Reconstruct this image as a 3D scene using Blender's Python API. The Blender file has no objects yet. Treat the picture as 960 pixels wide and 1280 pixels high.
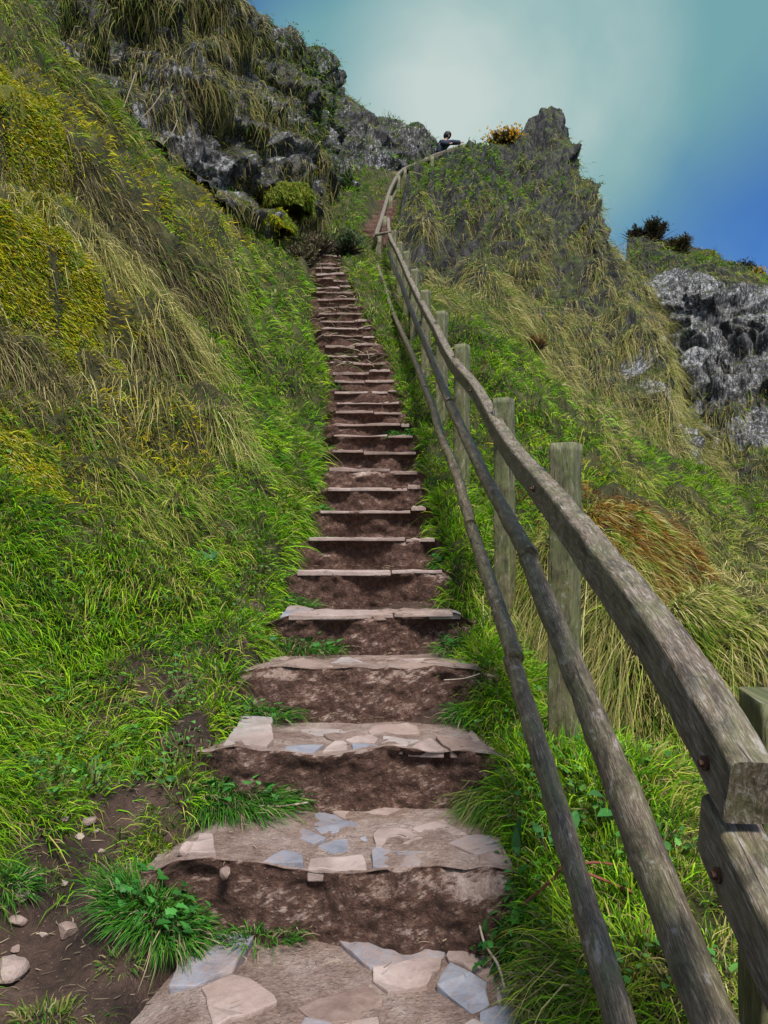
import bpy, bmesh, math, random
import numpy as np
from mathutils import Vector, Matrix
random.seed(7); RNG = np.random.default_rng(11)
R = math.radians
scene = bpy.context.scene
COL = scene.collection
EYE = 1.5
CLAY = False

# ------------------------------------------------------------------ survey: sight lines taken at a known distance
def W(x, y, d):
    return ((x-480)/960*d, d, EYE+(640-y)/960*d)

# ------------------------------------------------------------------ noise
_perm = RNG.permutation(256); _perm = np.concatenate([_perm, _perm, _perm])
_grad = RNG.normal(size=(256, 3)); _grad /= np.linalg.norm(_grad, axis=1)[:, None]
def perlin(p):
    p = np.asarray(p, float); i = np.floor(p).astype(int); f = p-i
    u = f*f*f*(f*(f*6-15)+10); i &= 255
    def g(dx, dy, dz):
        h = _perm[(_perm[(_perm[(i[..., 0]+dx) & 255]+i[..., 1]+dy) & 255]+i[..., 2]+dz) & 255]
        gr = _grad[h]
        return gr[..., 0]*(f[..., 0]-dx)+gr[..., 1]*(f[..., 1]-dy)+gr[..., 2]*(f[..., 2]-dz)
    def L(a, b, t): return a+(b-a)*t
    x0 = L(g(0,0,0), g(1,0,0), u[..., 0]); x1 = L(g(0,1,0), g(1,1,0), u[..., 0])
    x2 = L(g(0,0,1), g(1,0,1), u[..., 0]); x3 = L(g(0,1,1), g(1,1,1), u[..., 0])
    return L(L(x0, x1, u[..., 1]), L(x2, x3, u[..., 1]), u[..., 2])
def fbm(p, scale=1., octv=4, seed=0., gain=.5):
    p = np.asarray(p, float)*scale+seed*17.31; a = 1.; s = 0.
    for k in range(octv):
        s = s+a*perlin(p); p = p*2.03+5.1; a *= gain
    return s
def smooth(a, b, x):
    t = np.clip((x-a)/(b-a), 0, 1); return t*t*(3-2*t)

# ------------------------------------------------------------------ object helpers
def tag(o, label=None, cat=None, group=None, kind=None):
    if label: o['label'] = label
    if cat: o['category'] = cat
    if group: o['group'] = group
    if kind: o['kind'] = kind
    return o
def link(name, me, mat=None, parent=None):
    o = bpy.data.objects.new(name, me); COL.objects.link(o)
    if mat is not None:
        me.materials.clear()
        for m in (mat if isinstance(mat, list) else [mat]): me.materials.append(m)
    if parent is not None: o.parent = parent
    return o
def empty(name, loc):
    o = bpy.data.objects.new(name, None); COL.objects.link(o); o.location = loc; o.empty_display_size = .1
    return o
def raw_mesh(name, co, faces_flat, starts, col=None, uv=None, smooth_f=True):
    me = bpy.data.meshes.new(name)
    me.vertices.add(len(co)); me.vertices.foreach_set('co', np.ascontiguousarray(co, np.float32).ravel())
    me.loops.add(len(faces_flat)); me.loops.foreach_set('vertex_index', np.ascontiguousarray(faces_flat, np.int32))
    me.polygons.add(len(starts)); me.polygons.foreach_set('loop_start', np.ascontiguousarray(starts, np.int32))
    if smooth_f: me.polygons.foreach_set('use_smooth', np.ones(len(starts), bool))
    if col is not None:
        a = me.attributes.new('col', 'FLOAT_COLOR', 'POINT')
        c = np.ones((len(co), 4), np.float32); c[:, :3] = col; a.data.foreach_set('color', c.ravel())
    if uv is not None:
        l = me.uv_layers.new(name='UVMap'); l.data.foreach_set('uv', np.ascontiguousarray(uv[faces_flat], np.float32).ravel())
    me.update(calc_edges=True); me.validate()
    return me
def grid_mesh(name, V, col=None, uv=None, flip=False):
    n, m = V.shape[:2]
    idx = np.arange(n*m).reshape(n, m)
    q = np.stack([idx[:-1, :-1], idx[:-1, 1:], idx[1:, 1:], idx[1:, :-1]], -1).reshape(-1, 4)
    if flip: q = q[:, ::-1]
    return raw_mesh(name, V.reshape(-1, 3), q.ravel(), np.arange(len(q))*4,
                    None if col is None else col.reshape(-1, 3), None if uv is None else uv.reshape(-1, 2))
def grid_normals(V):
    du = np.gradient(V, axis=1); dv = np.gradient(V, axis=0)
    n = np.cross(du, dv); n /= np.linalg.norm(n, axis=-1)[..., None]+1e-9
    return n

# ------------------------------------------------------------------ materials
def new_mat(name):
    m = bpy.data.materials.new(name); m.use_nodes = True; nt = m.node_tree; nt.nodes.clear()
    return m, nt, nt.nodes, nt.links
def nd(nt, t, **kw):
    n = nt.nodes.new(t)
    for k, v in kw.items():
        if k.startswith('i_'):
            n.inputs[k[2:].replace('_', ' ')].default_value = v
        else: setattr(n, k, v)
    return n
def ramp(nt, fac, stops, interp='LINEAR'):
    r = nt.nodes.new('ShaderNodeValToRGB'); r.color_ramp.interpolation = interp
    e = r.color_ramp.elements
    while len(e) < len(stops): e.new(.5)
    for k, (p, c) in enumerate(stops): e[k].position = p; e[k].color = (*c, 1) if len(c) == 3 else c
    nt.links.new(fac, r.inputs[0]); return r.outputs[0]
def noise(nt, vec, scale, detail=5, rough=.6, dist=0.):
    n = nd(nt, 'ShaderNodeTexNoise'); n.inputs['Scale'].default_value = scale; n.inputs['Detail'].default_value = detail
    n.inputs['Roughness'].default_value = rough; n.inputs['Distortion'].default_value = dist
    if vec is not None: nt.links.new(vec, n.inputs['Vector'])
    return n
def mix(nt, fac, a, b, mode='MIX'):
    n = nd(nt, 'ShaderNodeMix', data_type='RGBA', blend_type=mode)
    for s, v in ((0, fac), (6, a), (7, b)):
        if hasattr(v, 'node'): nt.links.new(v, n.inputs[s])
        elif s == 0: n.inputs[0].default_value = v
        else: n.inputs[s].default_value = (*v, 1)
    return n.outputs[2]
def finish(nt, col, rough=.9, bump=None, bstr=.5, bdist=.02, spec=.3, disp=None):
    p = nd(nt, 'ShaderNodeBsdfPrincipled'); o = nd(nt, 'ShaderNodeOutputMaterial')
    if hasattr(col, 'node'): nt.links.new(col, p.inputs['Base Color'])
    else: p.inputs['Base Color'].default_value = (*col, 1)
    if hasattr(rough, 'node'): nt.links.new(rough, p.inputs['Roughness'])
    else: p.inputs['Roughness'].default_value = rough
    p.inputs['Specular IOR Level'].default_value = spec
    if bump is not None:
        b = nd(nt, 'ShaderNodeBump'); b.inputs['Strength'].default_value = bstr; b.inputs['Distance'].default_value = bdist
        nt.links.new(bump, b.inputs['Height']); nt.links.new(b.outputs[0], p.inputs['Normal'])
    nt.links.new(p.outputs[0], o.inputs[0]); return p
def math_(nt, op, a, b=None, clamp=False):
    n = nd(nt, 'ShaderNodeMath', operation=op, use_clamp=clamp)
    for k, v in enumerate((a, b)):
        if v is None: continue
        if hasattr(v, 'node'): nt.links.new(v, n.inputs[k])
        else: n.inputs[k].default_value = v
    return n.outputs[0]
def coords(nt): return nd(nt, 'ShaderNodeTexCoord').outputs['Object']

def mat_blade(name, trans=.3, rough=.6):
    m, nt, N, Lk = new_mat(name)
    a = nd(nt, 'ShaderNodeAttribute', attribute_name='col')
    p = nd(nt, 'ShaderNodeBsdfPrincipled'); p.inputs['Roughness'].default_value = rough; p.inputs['Specular IOR Level'].default_value = .12
    t = nd(nt, 'ShaderNodeBsdfTranslucent'); mx = nd(nt, 'ShaderNodeMixShader'); mx.inputs[0].default_value = trans
    Lk.new(a.outputs['Color'], p.inputs['Base Color']); Lk.new(a.outputs['Color'], t.inputs['Color'])
    o = nd(nt, 'ShaderNodeOutputMaterial'); Lk.new(p.outputs[0], mx.inputs[1]); Lk.new(t.outputs[0], mx.inputs[2]); Lk.new(mx.outputs[0], o.inputs[0])
    return m
M_BLADE = mat_blade('grass_blades'); M_LEAF = mat_blade('leafy', .2, .42); M_DRY = mat_blade('dry_stalks', .1, .8)

def mat_soil(name, a, b, c):
    m, nt, N, Lk = new_mat(name); v = coords(nt)
    n1 = noise(nt, v, 3.5, 8, .65); n2 = noise(nt, v, 34, 6, .7); n3 = noise(nt, v, 140, 3, .6)
    c1 = ramp(nt, n1.outputs[0], [(.35, a), (.55, b), (.7, c)])
    c2 = mix(nt, .55, c1, ramp(nt, n2.outputs[0], [(.3, (.25,)*3), (.62, (1.15,)*3)]), 'MULTIPLY')
    h = math_(nt, 'ADD', math_(nt, 'MULTIPLY', n2.outputs[0], 1.), math_(nt, 'MULTIPLY', n3.outputs[0], .35))
    vs = nd(nt, 'ShaderNodeTexVoronoi'); vs.inputs['Scale'].default_value = 45.; Lk.new(v, vs.inputs['Vector'])
    grit = ramp(nt, vs.outputs['Distance'], [(.1, (1,)*3), (.2, (0,)*3)])
    c2 = mix(nt, math_(nt, 'MULTIPLY', grit, math_(nt, 'MULTIPLY', n1.outputs[0], .5)), c2, (c[0]*2.2, c[1]*2.2, c[2]*2.2))
    finish(nt, c2, .85, h, .9, .03, .25); return m
M_SOIL = mat_soil('dark_soil', (.028, .017, .013), (.07, .042, .031), (.13, .085, .065))
M_MOSS = mat_soil('moss_bed', (.05, .06, .006), (.12, .12, .01), (.24, .2, .012))
M_HILL = mat_soil('hill_earth', (.018, .018, .006), (.045, .045, .013), (.11, .095, .035))

def mat_step():
    m, nt, N, Lk = new_mat('worn_stone_and_earth'); v = coords(nt)
    g = nd(nt, 'ShaderNodeNewGeometry'); sx = nd(nt, 'ShaderNodeSeparateXYZ'); Lk.new(g.outputs['True Normal'], sx.inputs[0])
    n1 = noise(nt, v, 4., 8, .7); n2 = noise(nt, v, 26, 7, .72); n3 = noise(nt, v, 120, 3, .6)
    stone = ramp(nt, n1.outputs[0], [(.3, (.15, .09, .068)), (.47, (.28, .195, .16)), (.6, (.38, .29, .25)), (.72, (.46, .38, .335))])
    earth = ramp(nt, n2.outputs[0], [(.3, (.05, .028, .02)), (.5, (.092, .048, .035)), (.66, (.15, .088, .065)), (.8, (.24, .165, .13))])
    f = ramp(nt, math_(nt, 'ADD', sx.outputs[2], math_(nt, 'MULTIPLY', math_(nt, 'SUBTRACT', n2.outputs[0], .5), .9)), [(.45, (0, 0, 0)), (.8, (1, 1, 1))])
    c = mix(nt, f, earth, stone)
    c = mix(nt, .5, c, ramp(nt, n2.outputs[0], [(.3, (.45,)*3), (.6, (1.1,)*3)]), 'MULTIPLY')
    vs = nd(nt, 'ShaderNodeTexVoronoi'); vs.inputs['Scale'].default_value = 38.; Lk.new(v, vs.inputs['Vector'])
    grit = ramp(nt, vs.outputs['Distance'], [(.12, (1,)*3), (.26, (0,)*3)])
    n4 = noise(nt, v, 70, 5, .8)
    c = mix(nt, .6, c, ramp(nt, n4.outputs[0], [(.36, (.55,)*3), (.5, (1.15,)*3), (.66, (1.6,)*3)]), 'MULTIPLY')
    c = mix(nt, math_(nt, 'MULTIPLY', grit, math_(nt, 'MULTIPLY', n1.outputs[0], .55)), c, (.3, .23, .19))
    h = math_(nt, 'ADD', n2.outputs[0], math_(nt, 'ADD', math_(nt, 'MULTIPLY', n4.outputs[0], .6), math_(nt, 'MULTIPLY', grit, .25)))
    finish(nt, c, .85, h, 1., .03, .25); return m
M_STEP = mat_step()

def mat_stone(name, cols, seed=0.):
    m, nt, N, Lk = new_mat(name); v = coords(nt)
    mp = nd(nt, 'ShaderNodeMapping'); mp.inputs['Location'].default_value = (seed, seed*2, 0); Lk.new(v, mp.inputs[0]); v = mp.outputs[0]
    n1 = noise(nt, v, 5, 8, .7, .4); n2 = noise(nt, v, 40, 6, .7); n0 = noise(nt, v, 1.7, 3, .5)
    c = ramp(nt, n1.outputs[0], [(.3, cols[0]), (.48, cols[1]), (.68, cols[2])])
    dirt = ramp(nt, math_(nt, 'ADD', math_(nt, 'MULTIPLY', n0.outputs[0], .6), math_(nt, 'MULTIPLY', n2.outputs[0], .4)), [(.45, (0,)*3), (.6, (1,)*3)])
    c = mix(nt, math_(nt, 'ADD', math_(nt, 'MULTIPLY', dirt, .7), .16), c, (.25, .175, .145))
    h = math_(nt, 'ADD', n1.outputs[0], math_(nt, 'MULTIPLY', n2.outputs[0], .4))
    finish(nt, c, .62, h, .6, .02, .45); return m
M_FLAG = [mat_stone('blue_slate', [(.085, .10, .13), (.15, .17, .215), (.25, .27, .31)], 1.),
          mat_stone('pinkish_stone', [(.15, .11, .095), (.27, .205, .185), (.38, .31, .285)], 3.),
          mat_stone('pale_grey_stone', [(.14, .125, .12), (.26, .235, .225), (.38, .35, .34)], 7.),
          mat_stone('brown_lip_stone', [(.07, .042, .034), (.15, .1, .082), (.27, .2, .175)], 5.)]

def mat_cliff(name, pale=.5, scale=1., moss=.4):
    m, nt, N, Lk = new_mat(name); v = coords(nt)
    n1 = noise(nt, v, 1.6*scale, 8, .7, .3); n2 = noise(nt, v, 9*scale, 8, .75); n0 = noise(nt, v, .45*scale, 4, .6)
    vo = nd(nt, 'ShaderNodeTexVoronoi', feature='DISTANCE_TO_EDGE'); vo.inputs['Scale'].default_value = 2.2*scale
    mp = nd(nt, 'ShaderNodeMapping'); mp.inputs['Scale'].default_value = (1.2, 1.2, .34); Lk.new(v, mp.inputs[0])
    wv = nd(nt, 'ShaderNodeVectorMath', operation='ADD'); Lk.new(mp.outputs[0], wv.inputs[0])
    sc = nd(nt, 'ShaderNodeVectorMath', operation='SCALE'); sc.inputs['Scale'].default_value = .22; Lk.new(n2.outputs['Color'], sc.inputs[0]); Lk.new(sc.outputs[0], wv.inputs[1])
    Lk.new(wv.outputs[0], vo.inputs['Vector'])
    kb = 1+max(0, pale)*1.3
    base = ramp(nt, n1.outputs[0], [(.3, (.014*kb, .013*kb, .014*kb)), (.5, (.045*kb, .043*kb, .044*kb)), (.7, (.09*kb, .085*kb, .08*kb))])
    vl = nd(nt, 'ShaderNodeTexVoronoi'); vl.inputs['Scale'].default_value = 9*scale; Lk.new(wv.outputs[0], vl.inputs['Vector'])
    lich = math_(nt, 'ADD', math_(nt, 'MULTIPLY', n2.outputs[0], .62), math_(nt, 'ADD', math_(nt, 'MULTIPLY', n0.outputs[0], .5), math_(nt, 'MULTIPLY', vl.outputs['Distance'], -.22)))
    t = .58-.15*pale
    lf = ramp(nt, lich, [(t, (0,)*3), (t+.08, (1,)*3)])
    c = mix(nt, lf, base, mix(nt, n2.outputs[0], (.27, .27, .275), (.56, .56, .57)))
    crack = ramp(nt, vo.outputs[0], [(.0, (.05,)*3), (.11, (1,)*3)])
    c = mix(nt, .85, c, crack, 'MULTIPLY')
    g = nd(nt, 'ShaderNodeNewGeometry'); sx = nd(nt, 'ShaderNodeSeparateXYZ'); Lk.new(g.outputs['Normal'], sx.inputs[0])
    mf = math_(nt, 'ADD', sx.outputs[2], math_(nt, 'MULTIPLY', math_(nt, 'SUBTRACT', n1.outputs[0], .5), 1.6))
    mfr = ramp(nt, mf, [(.75-moss*.4, (0,)*3), (.95-moss*.4, (1,)*3)])
    c = mix(nt, mfr, c, mix(nt, n2.outputs[0], (.02, .035, .008), (.07, .08, .02)))
    h = math_(nt, 'ADD', math_(nt, 'MULTIPLY', vo.outputs[0], 2.), math_(nt, 'ADD', n1.outputs[0], math_(nt, 'MULTIPLY', n2.outputs[0], .5)))
    finish(nt, c, .85, h, 1., .12, .3); return m
M_CRAG = mat_cliff('lichened_basalt', .5, 1.3, .35); M_PALE = mat_cliff('pale_lichened_basalt', 1.0, 1.5, .05); M_RIDGE = mat_cliff('mossy_dark_rock', -.7, 1., .6)

def mat_wood(name, cols, green=.4, pale=0.):
    m, nt, N, Lk = new_mat(name)
    uv = nd(nt, 'ShaderNodeUVMap', uv_map='UVMap').outputs[0]
    oi = nd(nt, 'ShaderNodeObjectInfo'); rv = nd(nt, 'ShaderNodeVectorMath', operation='SCALE'); cb = nd(nt, 'ShaderNodeCombineXYZ')
    Lk.new(oi.outputs['Random'], cb.inputs[0]); Lk.new(oi.outputs['Random'], cb.inputs[1]); Lk.new(cb.outputs[0], rv.inputs[0]); rv.inputs['Scale'].default_value = 37.
    ad = nd(nt, 'ShaderNodeVectorMath', operation='ADD'); Lk.new(uv, ad.inputs[0]); Lk.new(rv.outputs[0], ad.inputs[1])
    mp = nd(nt, 'ShaderNodeMapping'); mp.inputs['Scale'].default_value = (4, 48, 1); Lk.new(ad.outputs[0], mp.inputs[0])
    g = noise(nt, mp.outputs[0], 3.0, 8, .7, 1.6)
    mp2 = nd(nt, 'ShaderNodeMapping'); mp2.inputs['Scale'].default_value = (3, 6, 1); Lk.new(ad.outputs[0], mp2.inputs[0])
    b = noise(nt, mp2.outputs[0], 1.6, 7, .7, .8); fine = noise(nt, ad.outputs[0], 90, 4, .7)
    mp3 = nd(nt, 'ShaderNodeMapping'); mp3.inputs['Scale'].default_value = (5, 90, 1); Lk.new(ad.outputs[0], mp3.inputs[0])
    crk = noise(nt, mp3.outputs[0], 1.0, 3, .5, .6)
    c = ramp(nt, g.outputs[0], [(.28, cols[0]), (.5, cols[1]), (.72, cols[2])])
    gr = ramp(nt, b.outputs[0], [(.5-.1*green, (0,)*3), (.72-.1*green, (1,)*3)])
    c = mix(nt, math_(nt, 'MULTIPLY', gr, green), c, (.1, .115, .035))
    b2 = noise(nt, mp2.outputs[0], 3.7, 6, .75, .5)
    dk = ramp(nt, b2.outputs[0], [(.38, (.2,)*3), (.52, (1,)*3)])
    c = mix(nt, .7, c, dk, 'MULTIPLY')
    pl = ramp(nt, b2.outputs[0], [(.58, (0,)*3), (.64, (1,)*3)])
    c = mix(nt, math_(nt, 'MULTIPLY', pl, .5), c, (.34, .31, .28))
    mp4 = nd(nt, 'ShaderNodeMapping'); mp4.inputs['Scale'].default_value = (2.1, 11, 1); Lk.new(ad.outputs[0], mp4.inputs[0])
    kn = nd(nt, 'ShaderNodeTexVoronoi'); kn.inputs['Scale'].default_value = 1.; Lk.new(mp4.outputs[0], kn.inputs['Vector'])
    c = mix(nt, .9, c, ramp(nt, kn.outputs['Distance'], [(.05, (.08,)*3), (.10, (.55,)*3), (.13, (.35,)*3), (.2, (1,)*3)]), 'MULTIPLY')
    ck = ramp(nt, crk.outputs[0], [(.3, (.12,)*3), (.37, (1,)*3)])
    c = mix(nt, .85, c, ck, 'MULTIPLY')
    h = math_(nt, 'ADD', g.outputs[0], math_(nt, 'ADD', math_(nt, 'MULTIPLY', fine.outputs[0], .25), math_(nt, 'MULTIPLY', ck, .8)))
    finish(nt, c, .55, h, .55, .008, .5); return m
M_RAIL = mat_wood('weathered_grey_rail', [(.022, .014, .008), (.12, .085, .054), (.40, .36, .32)], .5)
M_LOG = mat_wood('weathered_round_rail', [(.018, .012, .007), (.10, .07, .04), (.33, .28, .21)], .55)
M_POST = mat_wood('mossy_post', [(.035, .03, .018), (.115, .10, .05), (.25, .215, .125)], .95)
def mat_plain(name, col, rough=.8, spec=.3, bsc=60):
    m, nt, N, Lk = new_mat(name); v = coords(nt); n = noise(nt, v, bsc, 4)
    c = mix(nt, n.outputs[0], tuple(x*.6 for x in col), tuple(min(1, x*1.35) for x in col))
    finish(nt, c, rough, n.outputs[0], .4, .01, spec); return m
M_BOLT = mat_plain('rusty_iron', (.06, .025, .014), .6)
M_TWIG = mat_plain('dry_twig', (.32, .26, .2)); M_REDTWIG = mat_plain('reddish_stem', (.16, .05, .03))
M_STEM = mat_plain('bush_stem', (.05, .04, .03))

# ------------------------------------------------------------------ main hillside: height field through surveyed points
lips = [(640,2.77,215,640,1085),(0,3.43,262,612,940),(0,4.1,300,600,838),(0,4.75,340,577,770),(0,5.35,352,562,718),(0,6.0,368,552,677),
        (0,6.6,385,540,641),(0,7.15,395,532,613),(0,7.65,398,528,590),(0,8.15,402,526,567),(0,8.6,405,522,547),(0,9.05,407,517,528),
        (0,9.45,408,508,514),(0,9.85,410,504,500),(0,10.25,408,500,487),(0,10.65,408,497,475),(0,11.05,406,492,463),(0,11.4,403,487,452),
        (0,11.75,400,482,441),(0,12.1,398,477,430),(0,12.4,396,472,420),(0,12.75,394,467,410),(0,13.1,392,462,400),(0,13.4,391,458,391),
        (0,13.7,390,453,382),(0,14.0,389,449,373),(0,14.3,388,445,365),(0,14.6,388,441,357),(0,14.9,388,438,349),(0,15.2,388,434,341),
        (0,15.5,388,430,334),(0,15.8,388,427,327),(0,16.1,389,424,320)]
STEPS = [(-.72, .52, 1.75, 0.)]
for _, d, xl, xr, y in lips:
    STEPS.append(((xl-480)/960*d, (xr-480)/960*d, d, EYE+(640-y)/960*d))

cp = []
for k, (xl, xr, d, z) in enumerate(STEPS):
    if k in (0, 1, 2, 3, 4, 6, 8, 10, 13, 16, 19, 22, 25, 28, 31, 33):
        cp.append((xl-.12, d+.02, z+.0)); cp.append((xr+.12, d+.02, z-.02)); cp.append(((xl+xr)/2, d+.02, z-.03))
L_ = [(150,1255,2.35),(0,1270,2.4),(0,1100,2.8),(150,1120,2.78),(0,950,3.3),(180,950,3.45),(0,850,3.7),(240,850,4.15),(0,740,4.1),(150,740,4.6),
      (300,755,4.9),(0,640,4.5),(150,620,5.2),(300,650,5.8),(372,650,6.4),(0,520,5.0),(150,500,6.0),(280,520,6.9),(372,545,8.2),(0,400,5.6),
      (150,380,7.0),(280,420,8.8),(362,440,10.4),(0,280,6.4),(130,260,8),(250,320,10),(352,360,12.2),(0,170,7.5),(0,60,9),(0,-10,10),(130,130,12),
      (200,190,12.7),(270,250,13.8),(340,310,14.6),(-200,1000,2.6),(-200,640,3.6),(-200,300,5.),(-200,0,7.5),(-400,640,3.2),(-500,200,6),
      (70,1180,2.6),(385,470,10.3),(370,400,12.6),(378,345,14.8),(100,760,4.4),(220,1010,3.15),(390,580,7.7)]
R_ = [(700,1000,2.9),(850,1200,2.0),(960,1200,2.1),(960,1100,2.5),(900,1030,3.),(820,950,3.6),(960,880,3.9),(800,810,4.6),(960,800,5),(850,730,6.),
      (960,740,6.6),(700,640,6.5),(650,560,8),(740,575,9),(850,640,9),(960,680,9),(600,460,9.5),(680,490,10.5),(780,560,11),(880,610,12),
      (960,645,13),(560,400,11.5),(650,450,12.5),(740,520,13.5),(830,585,14.5),(1100,900,4),(1100,720,8),(1200,1000,3),(1100,660,13),(1300,800,6),
      (570,700,5.4),(600,800,4.2),(545,590,7.6),(527,520,9.4),(508,460,11.3),(490,400,13.4),(620,640,6.9),(780,650,6.3)]
for p in L_+R_: cp.append(W(*p))
for d, z in ((1.55, .12), (3.4, .45), (5.1, .98), (6.9, 1.62), (8.7, 2.4), (10.5, 3.25), (12.3, 4.15), (14, 5.0)):
    cp.append((.82 if d < 7 else .66 if d < 10 else .5, d, z))
cp += [W(440,330,16.3), W(455,300,18), W(468,275,21), W(430,255,20.5), W(410,225,22), W(475,255,23.), W(495,238,25.5), W(512,222,27.5), W(545,205,31), W(575,198,33.5), W(600,195,35), W(450,215,27), W(400,290,18)]
cp += [W(500,245,30), W(460,250,30), W(420,240,29), (-3,34,12.5), (0,36,13.5), (3,38,14.5), (6,38,14)]
cp += [(0,0,-.2),(-1.2,0.3,-.05),(-3,0,.7),(1,0.2,-.15),(3,0,-.9),(0,-3,-1.2),(-4,-3,0),(4,-3,-2.2),(-7,0,4),(-8,5,7),(-8,12,10),(7,3,-1.5),(9,8,-1.),(11,14,0),(4,18,2.5),(8,20,1.),(12,22,1.),
       (-2,22,9),(-5,18,8),(-5,26,10),(8,30,3),(2,22,6),(5,28,7)]
cp = np.array(cp)
def rbf_fit(P, c=.35, lam=.02):
    D = np.sqrt(((P[:, None, :2]-P[None, :, :2])**2).sum(-1)+c*c)
    n = len(P); A = np.zeros((n+3, n+3)); A[:n, :n] = -D+np.eye(n)*lam*1.
    A[:n, n:] = np.c_[np.ones(n), P[:, :2]]; A[n:, :n] = A[:n, n:].T
    return np.linalg.solve(A, np.r_[P[:, 2], 0, 0, 0])
_w = rbf_fit(cp)
def hz0(X, Y):
    X = np.asarray(X, float); Y = np.asarray(Y, float); sh = X.shape; q = np.stack([X.ravel(), Y.ravel()], -1)
    out = np.empty(len(q)); n = len(cp)
    for s in range(0, len(q), 20000):
        b = q[s:s+20000]; D = np.sqrt(((b[:, None]-cp[None, :, :2])**2).sum(-1)+.35**2)
        out[s:s+20000] = -D@_w[:n]+_w[n]+b@_w[n+1:]
    return out.reshape(sh)
_sx = np.array([[(s[0]+s[1])/2, s[2], (s[1]-s[0])/2] for s in STEPS])
def stair_mask(X, Y):
    xc = np.interp(Y, _sx[:, 1], _sx[:, 0]); hw = np.interp(Y, _sx[:, 1], _sx[:, 2])
    return (1-smooth(hw-.10, hw+.10, np.abs(X-xc)))*smooth(0., 1.2, Y)*(1-smooth(16., 17., Y))
# scarps: dark overhung lips running across the left bank and in the hollow on the right
def scarp(X, Y, pts, h, w):
    pts = np.array(pts); best = np.full(X.shape, 1e9); side = np.zeros(X.shape)
    for a, b in zip(pts[:-1, :2], pts[1:, :2]):
        ab = b-a; t = np.clip(((X-a[0])*ab[0]+(Y-a[1])*ab[1])/(ab@ab), 0, 1)
        dx = X-(a[0]+t*ab[0]); dy = Y-(a[1]+t*ab[1]); d = np.hypot(dx, dy); m = d < best
        side = np.where(m, (ab[0]*dy-ab[1]*dx)/np.sqrt(ab@ab), side); best = np.minimum(best, d)
    # side>0 : left of the direction of travel
    return h*np.exp(-(best/w)**2)*np.clip(side/(w*.14), -1, 1)
SC1 = [W(-60,150,7.2), W(0,180,7.4), W(70,225,7.8), W(130,285,8.2), W(200,350,8.6), W(270,400,9.)]
SC2 = [W(-60,330,5.6), W(40,345,6.1), W(120,400,6.6), W(210,440,7.2)]
SC3 = [W(700,760,4.9), W(780,850,4.3), W(850,900,4.1), W(960,880,4.), W(1050,880,4)]
def hz(X, Y):
    X = np.asarray(X, float); Y = np.asarray(Y, float)
    z = hz0(X, Y); p = np.stack([X, Y, z], -1); sm = stair_mask(X, Y)
    lump = fbm(p, .9, 4, 1.)*.44+(fbm(p, 2.6, 3, 2.)+.5*np.abs(fbm(p, 3.4, 2, 2.5)))*.19
    lump *= np.clip(np.abs(X-.0)/1.6, .15, 1.)*np.clip(Y/4, .3, 1.6)
    z = z+lump*(1-sm)*.8 - sm*.25
    z = z-scarp(X, Y, SC1, .42, .5)*-1 - scarp(X, Y, SC2, .42, .45)*-1 + scarp(X, Y, SC3, .34, .5)
    return z+fbm(p, 9., 3, 3.)*.03*(1-sm*.5)
def hit(x, y, d0=1.2, d1=30.):
    d = np.linspace(d0, d1, 1400); X = (x-480)/960*d; z = EYE+(640-y)/960*d
    h = hz(X, d); k = np.argmax(h >= z)
    return Vector((X[k], d[k], h[k]))

ys = np.concatenate([np.linspace(-3.5, .8, 26)[:-1], 0.8*np.power(34/.8, np.linspace(0, 1, 430))])
u = np.linspace(-1, 1, 420); xs = np.sinh(u*2.6)/np.sinh(2.6)
Yg = np.repeat(ys[:, None], len(xs), 1); wd = 3.2+np.clip(ys, 0, 40)*.62
Xg = xs[None, :]*wd[:, None]+.0
Zg = hz(Xg, Yg)
HV = np.stack([Xg, Yg, Zg], -1)

# ------------------------------------------------------------------ lofted crags and ridges
def catmull(P, n):
    P = np.asarray(P, float); m = len(P); t = np.linspace(0, m-1-1e-9, n); i = t.astype(int); f = (t-i)
    f = f.reshape((-1,)+(1,)*(P.ndim-1)); g = lambda k: P[np.clip(k, 0, m-1)]
    p0, p1, p2, p3 = g(i-1), g(i), g(i+1), g(i+2)
    return .5*(2*p1+(p2-p0)*f+(2*p0-5*p1+4*p2-p3)*f*f+(3*p1-p0-3*p2+p3)*f**3)
def loft(rows, n, m, disp, crest=0.):
    G = np.array([[W(*q) if len(q) == 3 else q[:3] for q in r] for r in rows])
    V = catmull(G, n); V = np.swapaxes(catmull(np.swapaxes(V, 0, 1), m), 0, 1)
    N = grid_normals(V); wr = 1-crest*np.exp(-((np.linspace(0, 1, n)-(len(rows)-3)/(len(rows)-1))/.10)**2)
    return V+N*(disp(V, N)*wr[:, None])[..., None]
def back(row, dd=6, dz=3):   # the unseen far side falls away
    out = []
    for q in row:
        p = W(*q); out.append((p[0]*1.04, p[1]+dd, p[2]-dz, 0))
    return out
def ledges(V, step, amp):
    z = V[..., 2]+fbm(V, .5, 3, 4)*1.1; f = (z/step) % 1.; return amp*(smooth(0, .3, f)-f)
def blocky(V, s, amp, seed):
    q = np.floor(V*np.array([s, s, s*.6])+fbm(V, 1.2, 2, seed)[..., None]*1.2)
    h = np.sin(q[..., 0]*12.9898+q[..., 1]*78.233+q[..., 2]*37.719+seed)*43758.5453
    return (h-np.floor(h)-.5)*amp
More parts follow.
